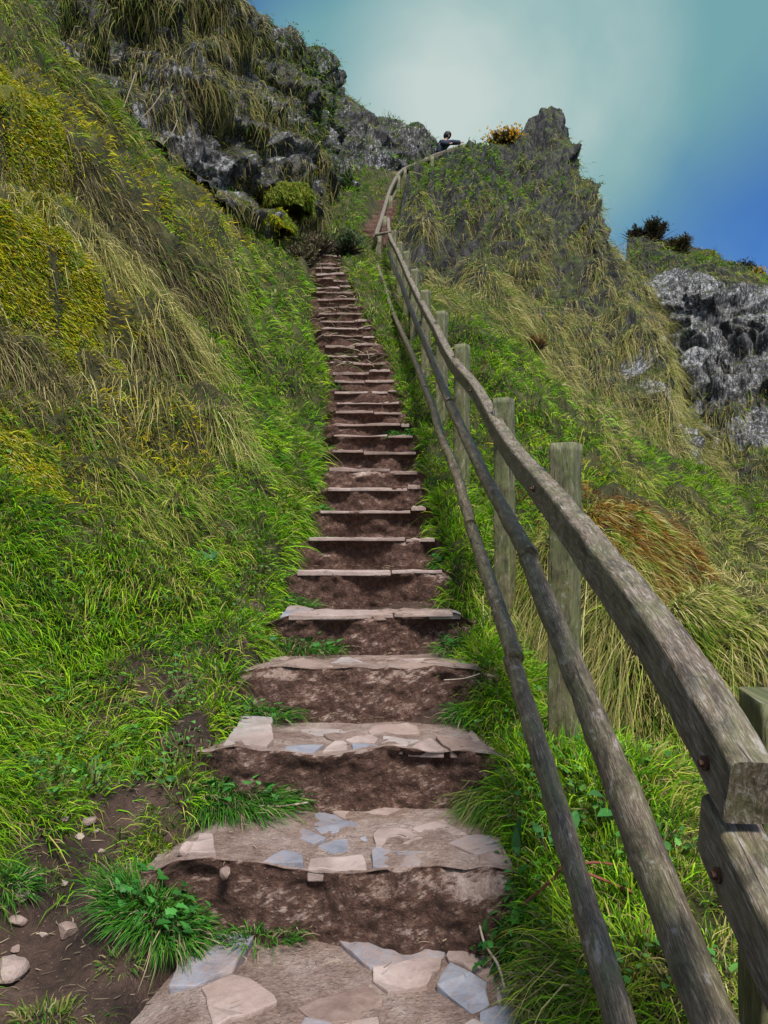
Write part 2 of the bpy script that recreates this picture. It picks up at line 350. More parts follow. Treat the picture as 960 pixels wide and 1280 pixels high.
rC = [[(-260,-10,8.5),(-50,20,10.3),(60,95,11.3),(130,155,12.),(200,225,12.7),(270,285,13.7),(330,335,14.8),(372,350,16.4),(395,335,18)],
      [(-260,-80,9.5),(-50,-30,11.2),(60,40,12.2),(130,105,12.8),(200,170,13.4),(272,210,14.2),(325,262,15.7),(372,275,17),(415,285,20)],
      [(-260,-170,10.5),(-50,-110,12.2),(60,-20,13.2),(135,50,13.8),(205,110,14.3),(280,140,15.),(325,190,16.4),(372,205,18),(425,235,22)],
      [(-260,-290,11.5),(-50,-220,13.2),(75,-110,14.2),(150,-40,14.8),(220,40,15.3),(288,75,16.2),(330,125,17.6),(368,145,19.6),(415,185,25)],
      [(-260,-420,12.5),(-50,-330,14.2),(90,-200,15.2),(170,-120,15.8),(235,-50,16.6),(286,8,17.8),(322,66,19.),(360,84,21.5),(405,108,27)]]
rC.append(back(rC[-1], 1.5, -.1)); rC.append(back(rC[-2], 7, 3))
def dC(V, N):
    return fbm(V, .45, 5, 5)*1.1+fbm(V, 2., 4, 6)*.3+ledges(V, 1.3, .5)+blocky(V, 2.2, .16, 2.)
VC = loft(rC, 300, 300, dC)
rF = [[(330,235,24),(380,235,25),(430,235,26),(480,225,28.5),(512,212,31),(528,212,33),(545,235,37)],
      [(330,190,25),(380,195,25.6),(430,200,27),(480,198,29.5),(515,196,32),(533,202,34),(552,225,38)],
      [(330,150,26),(380,150,26.6),(430,165,28),(480,175,30.5),(515,181,33),(532,190,35),(550,212,39)],
      [(330,100,27.5),(380,112,28.5),(430,140,30),(480,160,32.5),(512,171,34.5),(529,181,36),(545,205,40)],
      [(330,68,30),(380,94,31),(430,131,32.5),(480,153,34.5),(510,166,36),(526,177,38),(545,203,41)]]
rF.append(back(rF[-1], 1.5, -.1)); rF.append(back(rF[-2], 8, 4))
VF = loft(rF, 200, 200, lambda V, N: fbm(V, .5, 5, 8)*.7+ledges(V, 1.1, .35)+blocky(V, 1.8, .2, 5.))
cD = [[(522,400,12.),(508,335,16),(500,290,19.5),(502,252,23),(511,222,27),(532,209,30.5),(540,207,32)],
      [(585,425,12.),(562,352,16),(550,300,20),(550,258,24),(556,226,28),(570,203,32),(578,198,34.5)],
      [(655,470,12.5),(632,390,16),(615,322,20),(606,272,24.5),(600,232,29),(602,200,33),(608,186,36)],
      [(740,535,13.5),(705,445,16.5),(680,368,20),(662,295,25),(648,235,30),(642,200,34),(640,170,37)],
      [(800,590,14.3),(765,500,17),(730,410,20.5),(707,320,25.5),(692,250,31),(676,180,36),(660,146,38)],
      [(845,620,15.1),(815,535,18),(775,435,21),(745,340,26),(722,262,31.5),(694,180,36.5),(692,134,39)],
      [(880,640,16.3),(836,530,19),(786,425,22),(756,325,27),(730,255,32),(706,200,37),(708,156,39.5)],
      [(895,650,18),(852,530,20.5),(802,420,23.5),(768,325,28.5),(746,268,34),(722,232,38.5),(718,212,41)],
      [(890,680,21),(850,590,24),(806,480,27),(776,400,32),(765,330,37),(735,290,41),(738,270,44)]]
rD = [list(r) for r in zip(*cD)]
rD.append(back(rD[-1], 1.5, .6)); rD.append(back(rD[-2], 8, 6))
def dD(V, N):
    # gullies and ribs running straight down the face
    dirn = V[..., 0]*.80+V[..., 1]*.25-V[..., 2]*.28
    q = np.stack([dirn, V[..., 1]*.12, V[..., 2]*.16], -1)
    rib = fbm(q, 1.25, 4, 9)
    far = smooth(12., 18., V[..., 1])
    return (rib*1.8+fbm(V, .5, 4, 12)*.5+fbm(V, 1.6, 4, 13)*.36)*far
VD = loft(rD, 380, 340, dD, .7)
rE = [[(770,640,25),(840,650,20.5),(900,665,18),(960,668,17),(1060,680,16.5),(1250,700,16)],
      [(775,575,26.5),(845,595,22.5),(910,605,20.5),(965,610,19.5),(1060,610,19),(1250,610,18.5)],
      [(778,500,28),(850,510,24.5),(915,520,23),(970,520,22.5),(1060,515,22),(1250,510,21.5)],
      [(780,430,29),(850,430,26),(918,440,24.8),(975,440,24.2),(1060,435,24),(1250,430,23.5)],
      [(782,360,30),(850,358,27),(920,372,25.8),(980,383,25.2),(1060,390,25),(1250,380,24.5)],
      [(783,325,31.5),(850,332,29.5),(920,355,28.5),(980,372,28),(1060,384,28),(1250,376,27)],
      [(785,296,34),(830,300,33),(880,322,33),(930,340,33),(1000,366,33),(1250,372,33)]]
rE.append(back(rE[-1], 1.5, .2)); rE.append(back(rE[-2], 8, 5))
def dE(V, N):
    rock = smooth(2.5, 5., V[..., 2])*(1-smooth(8.8, 9.8, V[..., 2]))
    col_ = np.abs(np.sin((V[..., 0]+fbm(V, .6, 2, 3)*1.2)*3.2))
    return fbm(V, .4, 5, 15)*.75+fbm(V, 2.2, 4, 16)*.2+rock*(col_*.35+blocky(V, 1.7, .45, 9.)+ledges(V, 1.6, .6))
VE = loft(rE, 320, 320, dE)

# ------------------------------------------------------------------ zones (vegetation kinds, as surveyed)
# types: 0 lush green, 1 straw long, 2 yellow moss/grass, 3 olive mix, 4 dark dead (on the left bank also painted hollow shade), 5 rust
def Z(lst): return np.array([[*W(x, y, d), r, t, w] for x, y, d, r, t, w in lst])
ZL = Z([(100,250,7.6,.4,4,1.6),(180,325,8.2,.4,4,1.6),(250,385,8.9,.4,4,1.4),(60,420,5.9,.25,4,1.),(210,465,6.8,.3,4,1.2),(20,385,5.8,.25,4,1.),(320,430,9.5,.4,4,1.),(130,290,8,.35,4,1.4),(150,600,5.2,.25,4,.9),(290,620,5.8,.3,4,.8),(60,1000,3.2,.5,0,1.2),(100,900,3.6,.45,3,1),(60,850,3.7,.4,0,1.3),(250,880,4.,.4,0,1.5),(40,760,4.1,.35,0,1.3),(150,790,4.5,.4,2,.8),  # the leading dark patches paint in the shade of the bank's hollows
        (60,690,4.3,.35,1,.9),(200,700,5,.4,3,1.2),(30,640,4.5,.35,0,2),(250,720,5,.35,0,2),(330,680,5.9,.5,0,1.6),(340,600,6.8,.5,1,.6),(350,560,7.3,.5,0,1.1),
        (200,610,5.4,.4,3,1.4),(30,570,4.8,.4,2,2.4),(90,520,5.3,.3,0,1.),(200,540,6.,.35,2,2.0),(280,560,6.8,.4,1,1.2),(100,440,5.7,.5,1,1.7),(30,450,5.3,.4,4,.8),
        (180,450,6.4,.4,4,1.1),(230,480,7,.4,1,1.),(300,470,8,.5,1,.7),(330,440,9,.6,0,1.6),(360,430,10,.6,0,1.8),(120,390,6.6,.35,2,1.),(40,340,6,.35,2,2.6),
        (20,290,6.2,.35,2,2.6),(90,360,6.5,.35,2,1.6),(200,350,8,.5,1,1.6),(150,330,7.6,.4,1,1.6),(60,260,7,.5,1,1.8),(20,230,6.9,.5,1,1.6),(280,380,9.3,.5,1,1.4),
        (60,150,9,.7,2,2.2),(10,120,8.3,.8,2,2.6),(160,230,9.5,.7,0,1.2),(120,210,9,.6,2,1.3),(200,270,10,.7,2,1.3),(250,300,10.8,.8,1,1.2),(60,60,10,1.,3,1.6),
        (100,110,11,1.,0,1.),(190,210,12,.9,1,.9),(300,340,12,.9,1,1.1),(340,390,12,.8,0,1.4),(230,240,12,.9,2,.8),(380,420,12,.5,0,1.8),
        (400,500,10,.3,0,2.2),(390,600,7.6,.3,0,2.2),(310,780,4.7,.3,0,2),(440,330,16,1.,0,1.6),(430,260,20,1.6,0,1.8),(465,330,16.5,.8,0,2.),(470,390,14,.6,0,2.2),(400,300,16,.6,1,2.)])
ZR = Z([(650,900,3.5,.35,0,2.4),(600,960,3.3,.3,2,.8),(660,1100,2.5,.35,0,2.4),(640,800,4.4,.4,0,2),(560,650,6,.4,0,2.4),(530,540,9,.5,0,2.2),(700,1150,2.3,.3,3,1.6),
        (850,1130,2.3,.3,1,1.),(900,1060,2.7,.4,3,1.6),(800,1050,2.8,.4,0,1.4),(860,960,3.6,.4,2,.9),(770,860,4.3,.35,1,1.8),(740,790,5,.4,1,1.2),(900,880,4,.4,4,1.6),(720,730,5.6,.5,3,1.),
        (900,800,5,.5,1,2.2),(860,760,5.5,.4,4,1.2),(820,700,6.2,.35,5,1.6),(780,640,6.4,.4,5,2.2),(800,610,6.6,.3,2,1.2),(900,700,7,.6,1,1.4),(960,720,7.,.6,3,1.4),(700,600,7.5,.6,0,1.),(700,560,8.5,.6,2,.7),
        (740,540,10,.7,1,.9),(660,520,9,.6,0,1.3),(600,470,9.6,.5,0,2.6),(640,470,11,.7,0,1.8),(700,500,12,.8,1,1.),(850,600,10.5,.9,0,1.3),(900,620,12,1.,0,1.),(800,600,9.5,.8,3,.9),(930,660,10,1.,3,1.2),
        (960,640,13,1.2,0,1.),(580,420,11,.7,0,2.)])
ZRIDGE = Z([(600,350,18,1.2,4,1.3),(650,400,16.5,1.,4,1.3),(640,310,22,1.5,4,1.3),(720,420,19,1.1,4,1.2),(760,480,17.5,1.,4,1.2),(680,300,24.5,1.4,4,1.3),(575,310,19.5,1.2,4,1.),(560,380,14,1.5,0,.9),(600,400,15,1.6,1,1.2),(680,460,16,1.8,1,1.5),(540,300,20,2,1,1.),(620,330,20,2.,3,1.2),(560,240,26,2.5,0,1.4),(600,280,24,2,3,1.2),(760,420,20,2.,1,1.2),(800,470,19,2,1,1.5),(720,520,15,1.2,4,1.),
            (640,210,31,2.5,0,1.3),(700,260,28,3,3,1.3),(690,170,36,3,3,1.4),(740,300,28,2.5,1,1.3),(790,380,25,2.5,1,1.6),(700,350,22,2.,4,1.),(720,460,18,1.5,0,.7),(640,260,27,2,1,1.),(600,230,29,2,0,1.2),(850,520,20,2,1,1.3)])
ZC = Z([(60,40,12,1.5,3,1.2),(150,60,13,1.5,1,1.),(200,110,14,1.2,4,1.3),(230,20,15,2,1,1.3),(120,0,14,2,1,1.),(290,150,16,1.2,3,1.),(290,90,16.5,1.5,1,1.4),(330,220,16,1,2,1.2),(340,280,15.6,.7,2,2.),(60,-60,13.5,2,3,1.),(380,300,17,1.2,1,1.4),
        (400,230,22,1.6,0,2.),(350,100,20,2,3,1.2),(370,90,22,2,0,1.),(240,70,15,1.,0,.8),(300,190,15.5,.8,2,1.)])
ZF = Z([(400,110,30,2,3,1.4),(450,150,31,2,3,1.2),(500,170,34,2,0,1.),(460,225,27,2,0,1.6),(420,215,26,2,0,1.2),(400,170,27,2,4,1.)])
ZE = Z([(800,300,33,3,4,1.2),(830,320,31,2.5,3,1.),(880,340,30,3,0,1.2),(940,360,29,3,1,1.4),(900,330,32,3,0,1.4),(880,520,24,2.5,4,1.2),(930,540,23,2.5,2,.8),(880,600,21,2,0,1.3),(950,580,21,2.,1,1.4),(820,380,28,2,4,1.2),(940,620,19,2,4,1.),(880,560,22,2,1,1.)])
PAL = {0: [(.11,.28,.008),(.18,.37,.010),(.27,.42,.014),(.045,.15,.008)], 1: [(.42,.36,.12),(.27,.29,.06),(.15,.22,.03),(.50,.42,.19)],
       2: [(.46,.42,.006),(.36,.40,.008),(.20,.32,.015),(.50,.36,.008)], 3: [(.14,.25,.015),(.24,.30,.03),(.08,.17,.012),(.33,.31,.06)],
       4: [(.06,.045,.025),(.10,.08,.045),(.04,.05,.018),(.16,.13,.08)], 5: [(.28,.12,.015),(.22,.09,.02),(.32,.2,.03),(.14,.07,.03)]}
PALA = np.array([PAL[k] for k in range(6)])
#            length, droop, lean, widthfactor
STY = np.array([[.15,.4,.6,1.0],[.27,1.0,.9,.75],[.08,.25,.8,1.0],[.17,.7,.8,.9],[.2,.9,.9,.8],[.12,.5,.8,.9]])

def scatter(V, dens, side=1.):
    a, b, c, d = V[:-1, :-1], V[:-1, 1:], V[1:, 1:], V[1:, :-1]
    n = np.cross(c-a, d-b)*.5; area = np.linalg.norm(n, axis=-1); n = n/(area[..., None]+1e-12)*side
    ctr = (a+b+c+d)/4
    cnt = RNG.poisson(np.clip(area*dens(ctr, n), 0, 400))
    i, j = np.nonzero(cnt); k = cnt[i, j]; i = np.repeat(i, k); j = np.repeat(j, k)
    s = RNG.random((len(i), 1)); t = RNG.random((len(i), 1))
    P = (a[i, j]*(1-s)+b[i, j]*s)*(1-t)+(d[i, j]*(1-s)+c[i, j]*s)*t
    return P, n[i, j]

def blades_mesh(name, P, D, B, L, Wd, C, seg=3, tipc=None):
    """P roots, D unit growth direction, B bend (added at the tip, in lengths), L length, Wd width, C colour"""
    n = len(P); side = np.cross(D, RNG.normal(size=(n, 3))); side /= np.linalg.norm(side, axis=1)[:, None]+1e-9
    lev = np.linspace(0, 1, seg+1); prof = [1., .95, .6, 0] if seg == 3 else [1., .7, 0]
    co = []; cl = []
    for k, t in enumerate(lev):
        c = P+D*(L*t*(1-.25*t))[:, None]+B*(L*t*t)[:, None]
        cc = C*(.75+.35*t) if tipc is None else C*(1-t)+tipc*t  # shade painted into the blade colour: darker root, paler tip
        if k < seg:
            o = side*(Wd*prof[k]*.5)[:, None]; co += [c-o, c+o]; cl += [cc, cc]
        else: co.append(c); cl.append(cc)
    co = np.stack(co, 1).reshape(-1, 3); cl = np.stack(cl, 1).reshape(-1, 3)
    nv = 2*seg+1; f = []
    for k in range(seg-1): f += [2*k, 2*k+1, 2*k+3, 2*k+2]
    f += [2*seg-2, 2*seg-1, 2*seg]; f = np.array(f)
    st = np.array([4*k for k in range(seg)]); nl = len(f)
    ff = (np.arange(n)[:, None]*nv+f[None]).ravel(); ss = (np.arange(n)[:, None]*nl+st[None]).ravel()
    return raw_mesh(name, co, ff, ss, col=cl, smooth_f=False)

def zone_pick(P, ZN, straw=1.):
    d = np.linalg.norm(P[:, None]-ZN[None, :, :3], axis=-1)/ZN[:, 3]
    w = ZN[:, 5]*np.exp(-d*d*.5)+1e-4/(1+d*d)
    Wt = np.zeros((len(P), 6))
    for k in range(6): Wt[:, k] = (w*(ZN[:, 4] == k)).sum(1)
    Wt[:, 1] *= straw; Wt /= Wt.sum(1)[:, None]; Wt = Wt**2.2; Wt /= Wt.sum(1)[:, None]
    r = RNG.random(len(P)); r = np.clip(r+fbm(P, 2.5, 2, 30)*.6, 0.001, .999)
    return (r[:, None] > np.cumsum(Wt, 1)).sum(1).clip(0, 5)

GRASS_K = 1.
def grass(name, label, V, ZN, kpx, nb, mask=None, side=1., comb=(0, 0, 0), lscale=1., cap=9000, seg=3, tint=(1, 1, 1), cullx=150, straw=1., swirl_=.9):
    def dens(c, n):
        d = np.linalg.norm(c-np.array([0, 0, EYE]), axis=-1); dy = np.maximum(c[..., 1], .3)
        px = 480+960*c[..., 0]/dy; py = 640-960*(c[..., 2]-EYE)/dy
        vis = (px > -cullx) & (px < 960+cullx) & (py > -120) & (py < 1400) & (c[..., 1] > .9)
        view = (c-np.array([0, 0, EYE]))/d[..., None]; cs = -(n*view).sum(-1)
        vis &= cs > -.25
        q = np.minimum(kpx*(768/np.maximum(d, 1.2))**2*np.clip(cs+.25, .2, 1), cap)/nb*vis*GRASS_K
        return q*(mask(c, n) if mask is not None else 1)
    P, N = scatter(V, dens, side)
    ty = zone_pick(P, ZN, straw); nC = len(P)
    cc = PALA[ty, RNG.integers(0, 4, nC)]*(.6+.8*RNG.random((nC, 1)))
    sz = (.65+.8*RNG.random(nC))*(1+.55*np.clip(fbm(P, 1.3, 3, 22), -1, 1))
    dist = np.linalg.norm(P-np.array([0, 0, EYE]), axis=1)
    # lean of the clump: downhill plus wind
    down = np.array([0, 0, -1.])-N*(N@np.array([0, 0, -1.]))[:, None]; sl = np.linalg.norm(down, axis=1); down = down/(sl[:, None]+1e-6)
    swirl = np.stack([fbm(P, .8, 2, 40), fbm(P, .8, 2, 41), np.zeros(nC)], -1)*swirl_*1.3+RNG.normal(size=(nC, 3))*np.array([.28, .28, .1])
    i = np.repeat(np.arange(nC), nb); m = len(i)
    tan = RNG.normal(size=(m, 3)); tan -= N[i]*(tan*N[i]).sum(1)[:, None]
    rad = .028*(1+dist[i]*.10)*sz[i]
    root = P[i]+tan*rad[:, None]-N[i]*.01
    tl = np.linalg.norm(tan, axis=1)[:, None]
    st = STY[ty[i]]
    up = N[i]*.55+np.array([0, 0, .6])
    D = up+tan/(tl+.3)*st[:, 2:3]*.8+(down[i]*sl[i][:, None]*.8+swirl[i]+np.array(comb))*st[:, 2:3]
    D += RNG.normal(size=(m, 3))*.22; D /= np.linalg.norm(D, axis=1)[:, None]
    B = (np.array([0, 0, -.75])+down[i]*.5*sl[i][:, None]+np.array(comb)*.5+swirl[i]*.3)*st[:, 1:2]*(.6+.7*RNG.random((m, 1)))
    L = st[:, 0]*sz[i]*(.55+.8*RNG.random(m))*lscale*(1+dist[i]*.018)
    Wd = (.0026+.00065*dist[i])*st[:, 3]*(.7+.7*RNG.random(m))
    C = cc[i]*(.75+.5*RNG.random((m, 1)))*np.array(tint)
    dry = RNG.random(m) < np.array([.10, .3, .12, .25, .35, .3])[ty[i]]
    C[dry] = np.array([.32, .27, .10])*(.6+.7*RNG.random((dry.sum(), 1)))
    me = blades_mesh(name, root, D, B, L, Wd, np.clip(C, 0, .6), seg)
    o = link(name, me, M_BLADE); tag(o, label, 'grass', kind='stuff')
    print(name, m, 'blades')
    return o

# bare ground: trodden earth beside the steps and in the hollow
BARE = [(30,1200,.30),(120,1230,.28),(110,1060,.2),(40,1150,.25),(220,1180,.2),(200,1010,.12),(120,900,.10),(180,830,.12),(340,930,.13),(290,1030,.16),(240,1050,.14),
        (300,890,.08),(250,820,.1),(380,830,.12),(310,760,.08),(160,905,.10),(60,905,.05),(30,1040,.06),(640,1230,.1),(150,1020,.14),(100,1290,.3),(30,1290,.25),(60,1100,.16)]
BARE += [(70,1190,.34),(180,1240,.22),(160,990,.16),(230,905,.14),(200,860,.12),(20,1060,.12),(130,1130,.2),(270,1170,.14),(225,875,.12),(300,812,.09),(325,748,.08),(235,925,.14),(810,860,.12),(870,880,.13)]
BAREP = np.array([[*hit(x, y)][:2]+[r] for x, y, r in BARE])
def mask_hill(c, n):
    X, Y = c[..., 0], c[..., 1]
    xc = np.interp(Y, _sx[:, 1], _sx[:, 0]); hw = np.interp(Y, _sx[:, 1], _sx[:, 2])
    e = fbm(c, 3.5, 3, 50)*.16
    m = smooth(hw-.06, hw+.06, np.abs(X-xc)+e)
    m = np.where(Y > 16.3, np.where(Y < 18.4, 1., smooth(.2, .3, np.abs(X-np.interp(Y, [16, 19, 22, 26, 30], [-1.1, -.42, -.2, .2, 1.2]))+e)), m)
    b = np.zeros(X.shape)
    for x, y, r in BAREP: b = np.maximum(b, np.exp(-((X-x)**2+(Y-y)**2)/(r*r)))
    m = m*(1-smooth(.35, .6, b+fbm(c, 6, 3, 51)*.35))
    p_ = np.array(W(800, 668, 6.5))[:2]; m = m*(1-.95*(((X-p_[0])/.5)**2+((Y-p_[1])/.45)**2 < 1))
    s = np.abs(scarp(X, Y, SC1, 1., .2))+np.abs(scarp(X, Y, SC2, 1., .16))+np.abs(scarp(X, Y, SC3, 1., .22))
    return m*(1-.6*smooth(.3, .9, s+fbm(c, 4, 2, 52)*.4))*(1-.7*smooth(.08, .3, fbm(c, 2.4, 3, 53))*(np.abs(X) > .7))
# ------------------------------------------------------------------ terrain objects
def terrain(name, V, mats, matfn=None, flip=False):
    me = grid_mesh(name, V, flip=flip); o = link(name, me, mats); tag(o, kind='structure')
    if matfn is not None:
        c = (V[:-1, :-1]+V[1:, 1:])/2; me.polygons.foreach_set('material_index', matfn(c).astype(np.int32).ravel())
    return o
g = 900.
gb = grid_mesh('ground', np.array([[(x, y, -9.) for x in (-g, 0, g)] for y in (-g, 0, g)], float))
tag(link('ground', gb, M_HILL), kind='structure')
def hill_m(c):
    b = np.zeros(c.shape[:2])
    for x, y, r in BAREP: b = np.maximum(b, np.exp(-((c[..., 0]-x)**2+(c[..., 1]-y)**2)/(r*r*3)))
    return (b+stair_mask(c[..., 0], c[..., 1]) > .4)*1
terrain('hillside', HV, [M_HILL, M_SOIL], hill_m)

def e_m(c):
    z = c[..., 2]+fbm(c, .5, 3, 60)*1.6
    return ((z > 3.2) & (z < 9.6))*1


ROCKD = [(802,470,19.5,.7),(812,505,18.8,.8),(845,540,18.6,.8),(862,570,18,.8),(872,530,19.3,.8),(800,440,20.5,.4)]
ROCKE = [(900,480,24,1.6),(860,470,24.7,1.4),(945,545,22.3,1.),(880,520,23.6,.9),(812,365,28.5,1.6),(830,360,27.5,2.),(850,390,26.5,2.4),(900,400,25.5,2.6),(945,430,25,2.6),(960,400,25,2.5),(820,380,28,1.8),(830,430,27,1.6),(875,440,25.5,1.8),(1040,420,24,3),(835,520,24,1.3),(850,560,22.5,1.1),(820,490,26,1.3),(950,470,23.5,1.),(920,520,23,.7)]
# rock showing on the crags
def rocky(V_c, lst):
    b = np.zeros(V_c.shape[:-1])
    for x, y, d, r in lst:
        p = W(x, y, d); b = np.maximum(b, np.exp(-((V_c-np.array(p))**2).sum(-1)/(r*r)))
    return b
ROCKC = [(172,150,13.2,.55),(198,188,13.2,.6),(232,190,13.9,.7),(255,210,14.2,.8),(268,240,14,.65),(345,195,16.8,.6),(360,215,17.2,.65),(165,130,13.8,.35),(355,125,19.5,.6),(390,175,23,.8)]
def rk(lst, a_, amp, sd_): return lambda c: (rocky(c, lst)+fbm(c, a_, 3, sd_)*amp > .42)*1
terrain('left_crag_hill', VC, [M_CRAG, M_PALE], rk(ROCKC, 1.6, .3, 61)); terrain('back_crag_hill', VF, [M_CRAG])
terrain('ridge_hill', VD, [M_RIDGE, M_PALE], rk(ROCKD, 1.2, .5, 67)); terrain('headland_cliff', VE, [M_RIDGE, M_PALE], rk(ROCKE, .6, .28, 60))
def mask_C(c, n):
    b = rocky(c, ROCKC); return (1-.97*smooth(.3, .45, b+fbm(c, 1.6, 3, 61)*.3))*(1-.85*smooth(.24, .42, fbm(c, 1.1, 3, 62)))
def mask_F(c, n):
    steep = 1-smooth(.15, .55, n[..., 2]+fbm(c, .8, 3, 63)*.5); top = smooth(.35, .7, n[..., 2]+fbm(c, .7, 3, 64)*.5)
    py = 640-960*(c[..., 2]-EYE)/c[..., 1]
    return np.clip(top+smooth(13.9, 13.2, c[..., 2]), 0, 1)*.9+.05
def mask_D(c, n):
    q = np.stack([c[..., 0]*.8+c[..., 1]*.25-c[..., 2]*.28, c[..., 1]*.12, c[..., 2]*.16], -1)
    hole = smooth(-.10, .06, fbm(q, 1.25, 4, 9)*-1+fbm(c, 1.6, 3, 13)*-.4)*smooth(14.5, 18, c[..., 1])
    pk = rocky(c, [(690,145,38.5,1.6),(672,152,38,1.1),(712,165,38.5,1.6),(722,190,38,1.5),(735,215,38,1.1),(700,200,35,1.2),(740,260,32,1.3),(755,300,29.5,1.),(715,260,29,.8),(725,330,25,.8),(745,400,22.5,.7),(762,450,21,.7),(700,220,33,1.),(680,250,28.5,.6),(690,300,25,.6),(660,330,21.5,.5),(700,390,20,.5)])
    return (1-.93*smooth(.3, .5, rocky(c, ROCKD)+fbm(c, 1.2, 3, 67)*.5))*(1-.85*hole)*(1-.9*smooth(.2, .6, pk+fbm(c, 1., 3, 65)*.5))
def mask_E(c, n):
    return 1-.96*smooth(.3, .5, rocky(c, ROCKE)+fbm(c, .6, 3, 60)*.28)

if not CLAY:
    grass('grass', 'grass, moss and hanging straw covering the bank left of the steps', HV, ZL, .34, 9, lambda c, n: mask_hill(c, n)*(c[..., 0] < np.interp(c[..., 1], _sx[:, 1], _sx[:, 0])), cap=12000, comb=(.12, -.1, 0), straw=.28, lscale=.92)
    grass('grass', 'green and straw grass on the slope right of the steps, under and behind the wooden fence', HV, ZR, .34, 9, lambda c, n: mask_hill(c, n)*(c[..., 0] > np.interp(c[..., 1], _sx[:, 1], _sx[:, 0]))*(c[..., 1] < 30), cap=12000, comb=(.1, -.1, 0), straw=.7)
    grass('grass', 'long combed straw grass hanging over the tall ridge behind the fence', VD, ZRIDGE, .42, 8, mask_D, comb=(.35, -.15, -.1), lscale=1.15, seg=2, tint=(.8, .82, .8))
    grass('grass', 'dull olive grass hanging over the rocks of the left crag', VC, ZC, .42, 8, mask_C, comb=(.1, -.2, -.2), lscale=.75, seg=2, tint=(.6, .6, .66), straw=.5)
    grass('grass', 'dark green grass on top of and below the distant black crag left of the stair head', VF, ZF, .4, 8, mask_F, lscale=1.2, seg=2, tint=(.7, .75, .75))
    grass('grass', 'green and brown grass along the top and foot of the pale cliff at the right edge', VE, ZE, .4, 8, mask_E, lscale=1.2, seg=2, comb=(.2, -.1, 0), tint=(.85, .85, .85))

# ------------------------------------------------------------------ stairs
def prism(poly, z0, z1, jit=.006, bev=.008, lift=None):
    """irregular slab, bevelled, rough top"""
    bm = bmesh.new()
    top = [bm.verts.new((x, y, z1+random.uniform(-jit, jit))) for x, y in poly]; bot = [bm.verts.new((x+random.uniform(-.004, .004), y, z0)) for x, y in poly]
    n = len(poly); bm.faces.new(top); bm.faces.new(bot[::-1])
    for k in range(n): bm.faces.new((top[k], bot[k], bot[(k+1) % n], top[(k+1) % n]))
    bmesh.ops.recalc_face_normals(bm, faces=bm.faces)
    bmesh.ops.bevel(bm, geom=[e for e in bm.edges], offset=bev, segments=2, profile=.6, affect='EDGES', clamp_overlap=True)
    bmesh.ops.triangulate(bm, faces=bm.faces)
    me = bpy.data.meshes.new('stone'); bm.to_mesh(me); bm.free()
    for p in me.polygons: p.use_smooth = False
    return me
def blob(cx, cy, rx, ry, n=9, jit=.22, rot=0.):
    out = []
    for k in range(n):
        a = 2*math.pi*k/n+random.uniform(-.2, .2); r = 1+random.uniform(-jit, jit)
        x, y = rx*r*math.cos(a), ry*r*math.sin(a)
        out.append((cx+x*math.cos(rot)-y*math.sin(rot), cy+x*math.sin(rot)+y*math.cos(rot)))
    return out
stair = empty('staircase', (0, 2., 0)); tag(stair, 'steep flight of worn earth and stone steps climbing the gully beside the fence', 'stairs')
def local(me, o=(0, 2., 0)): me.transform(Matrix.Translation((-o[0], -o[1], -o[2]))); return me
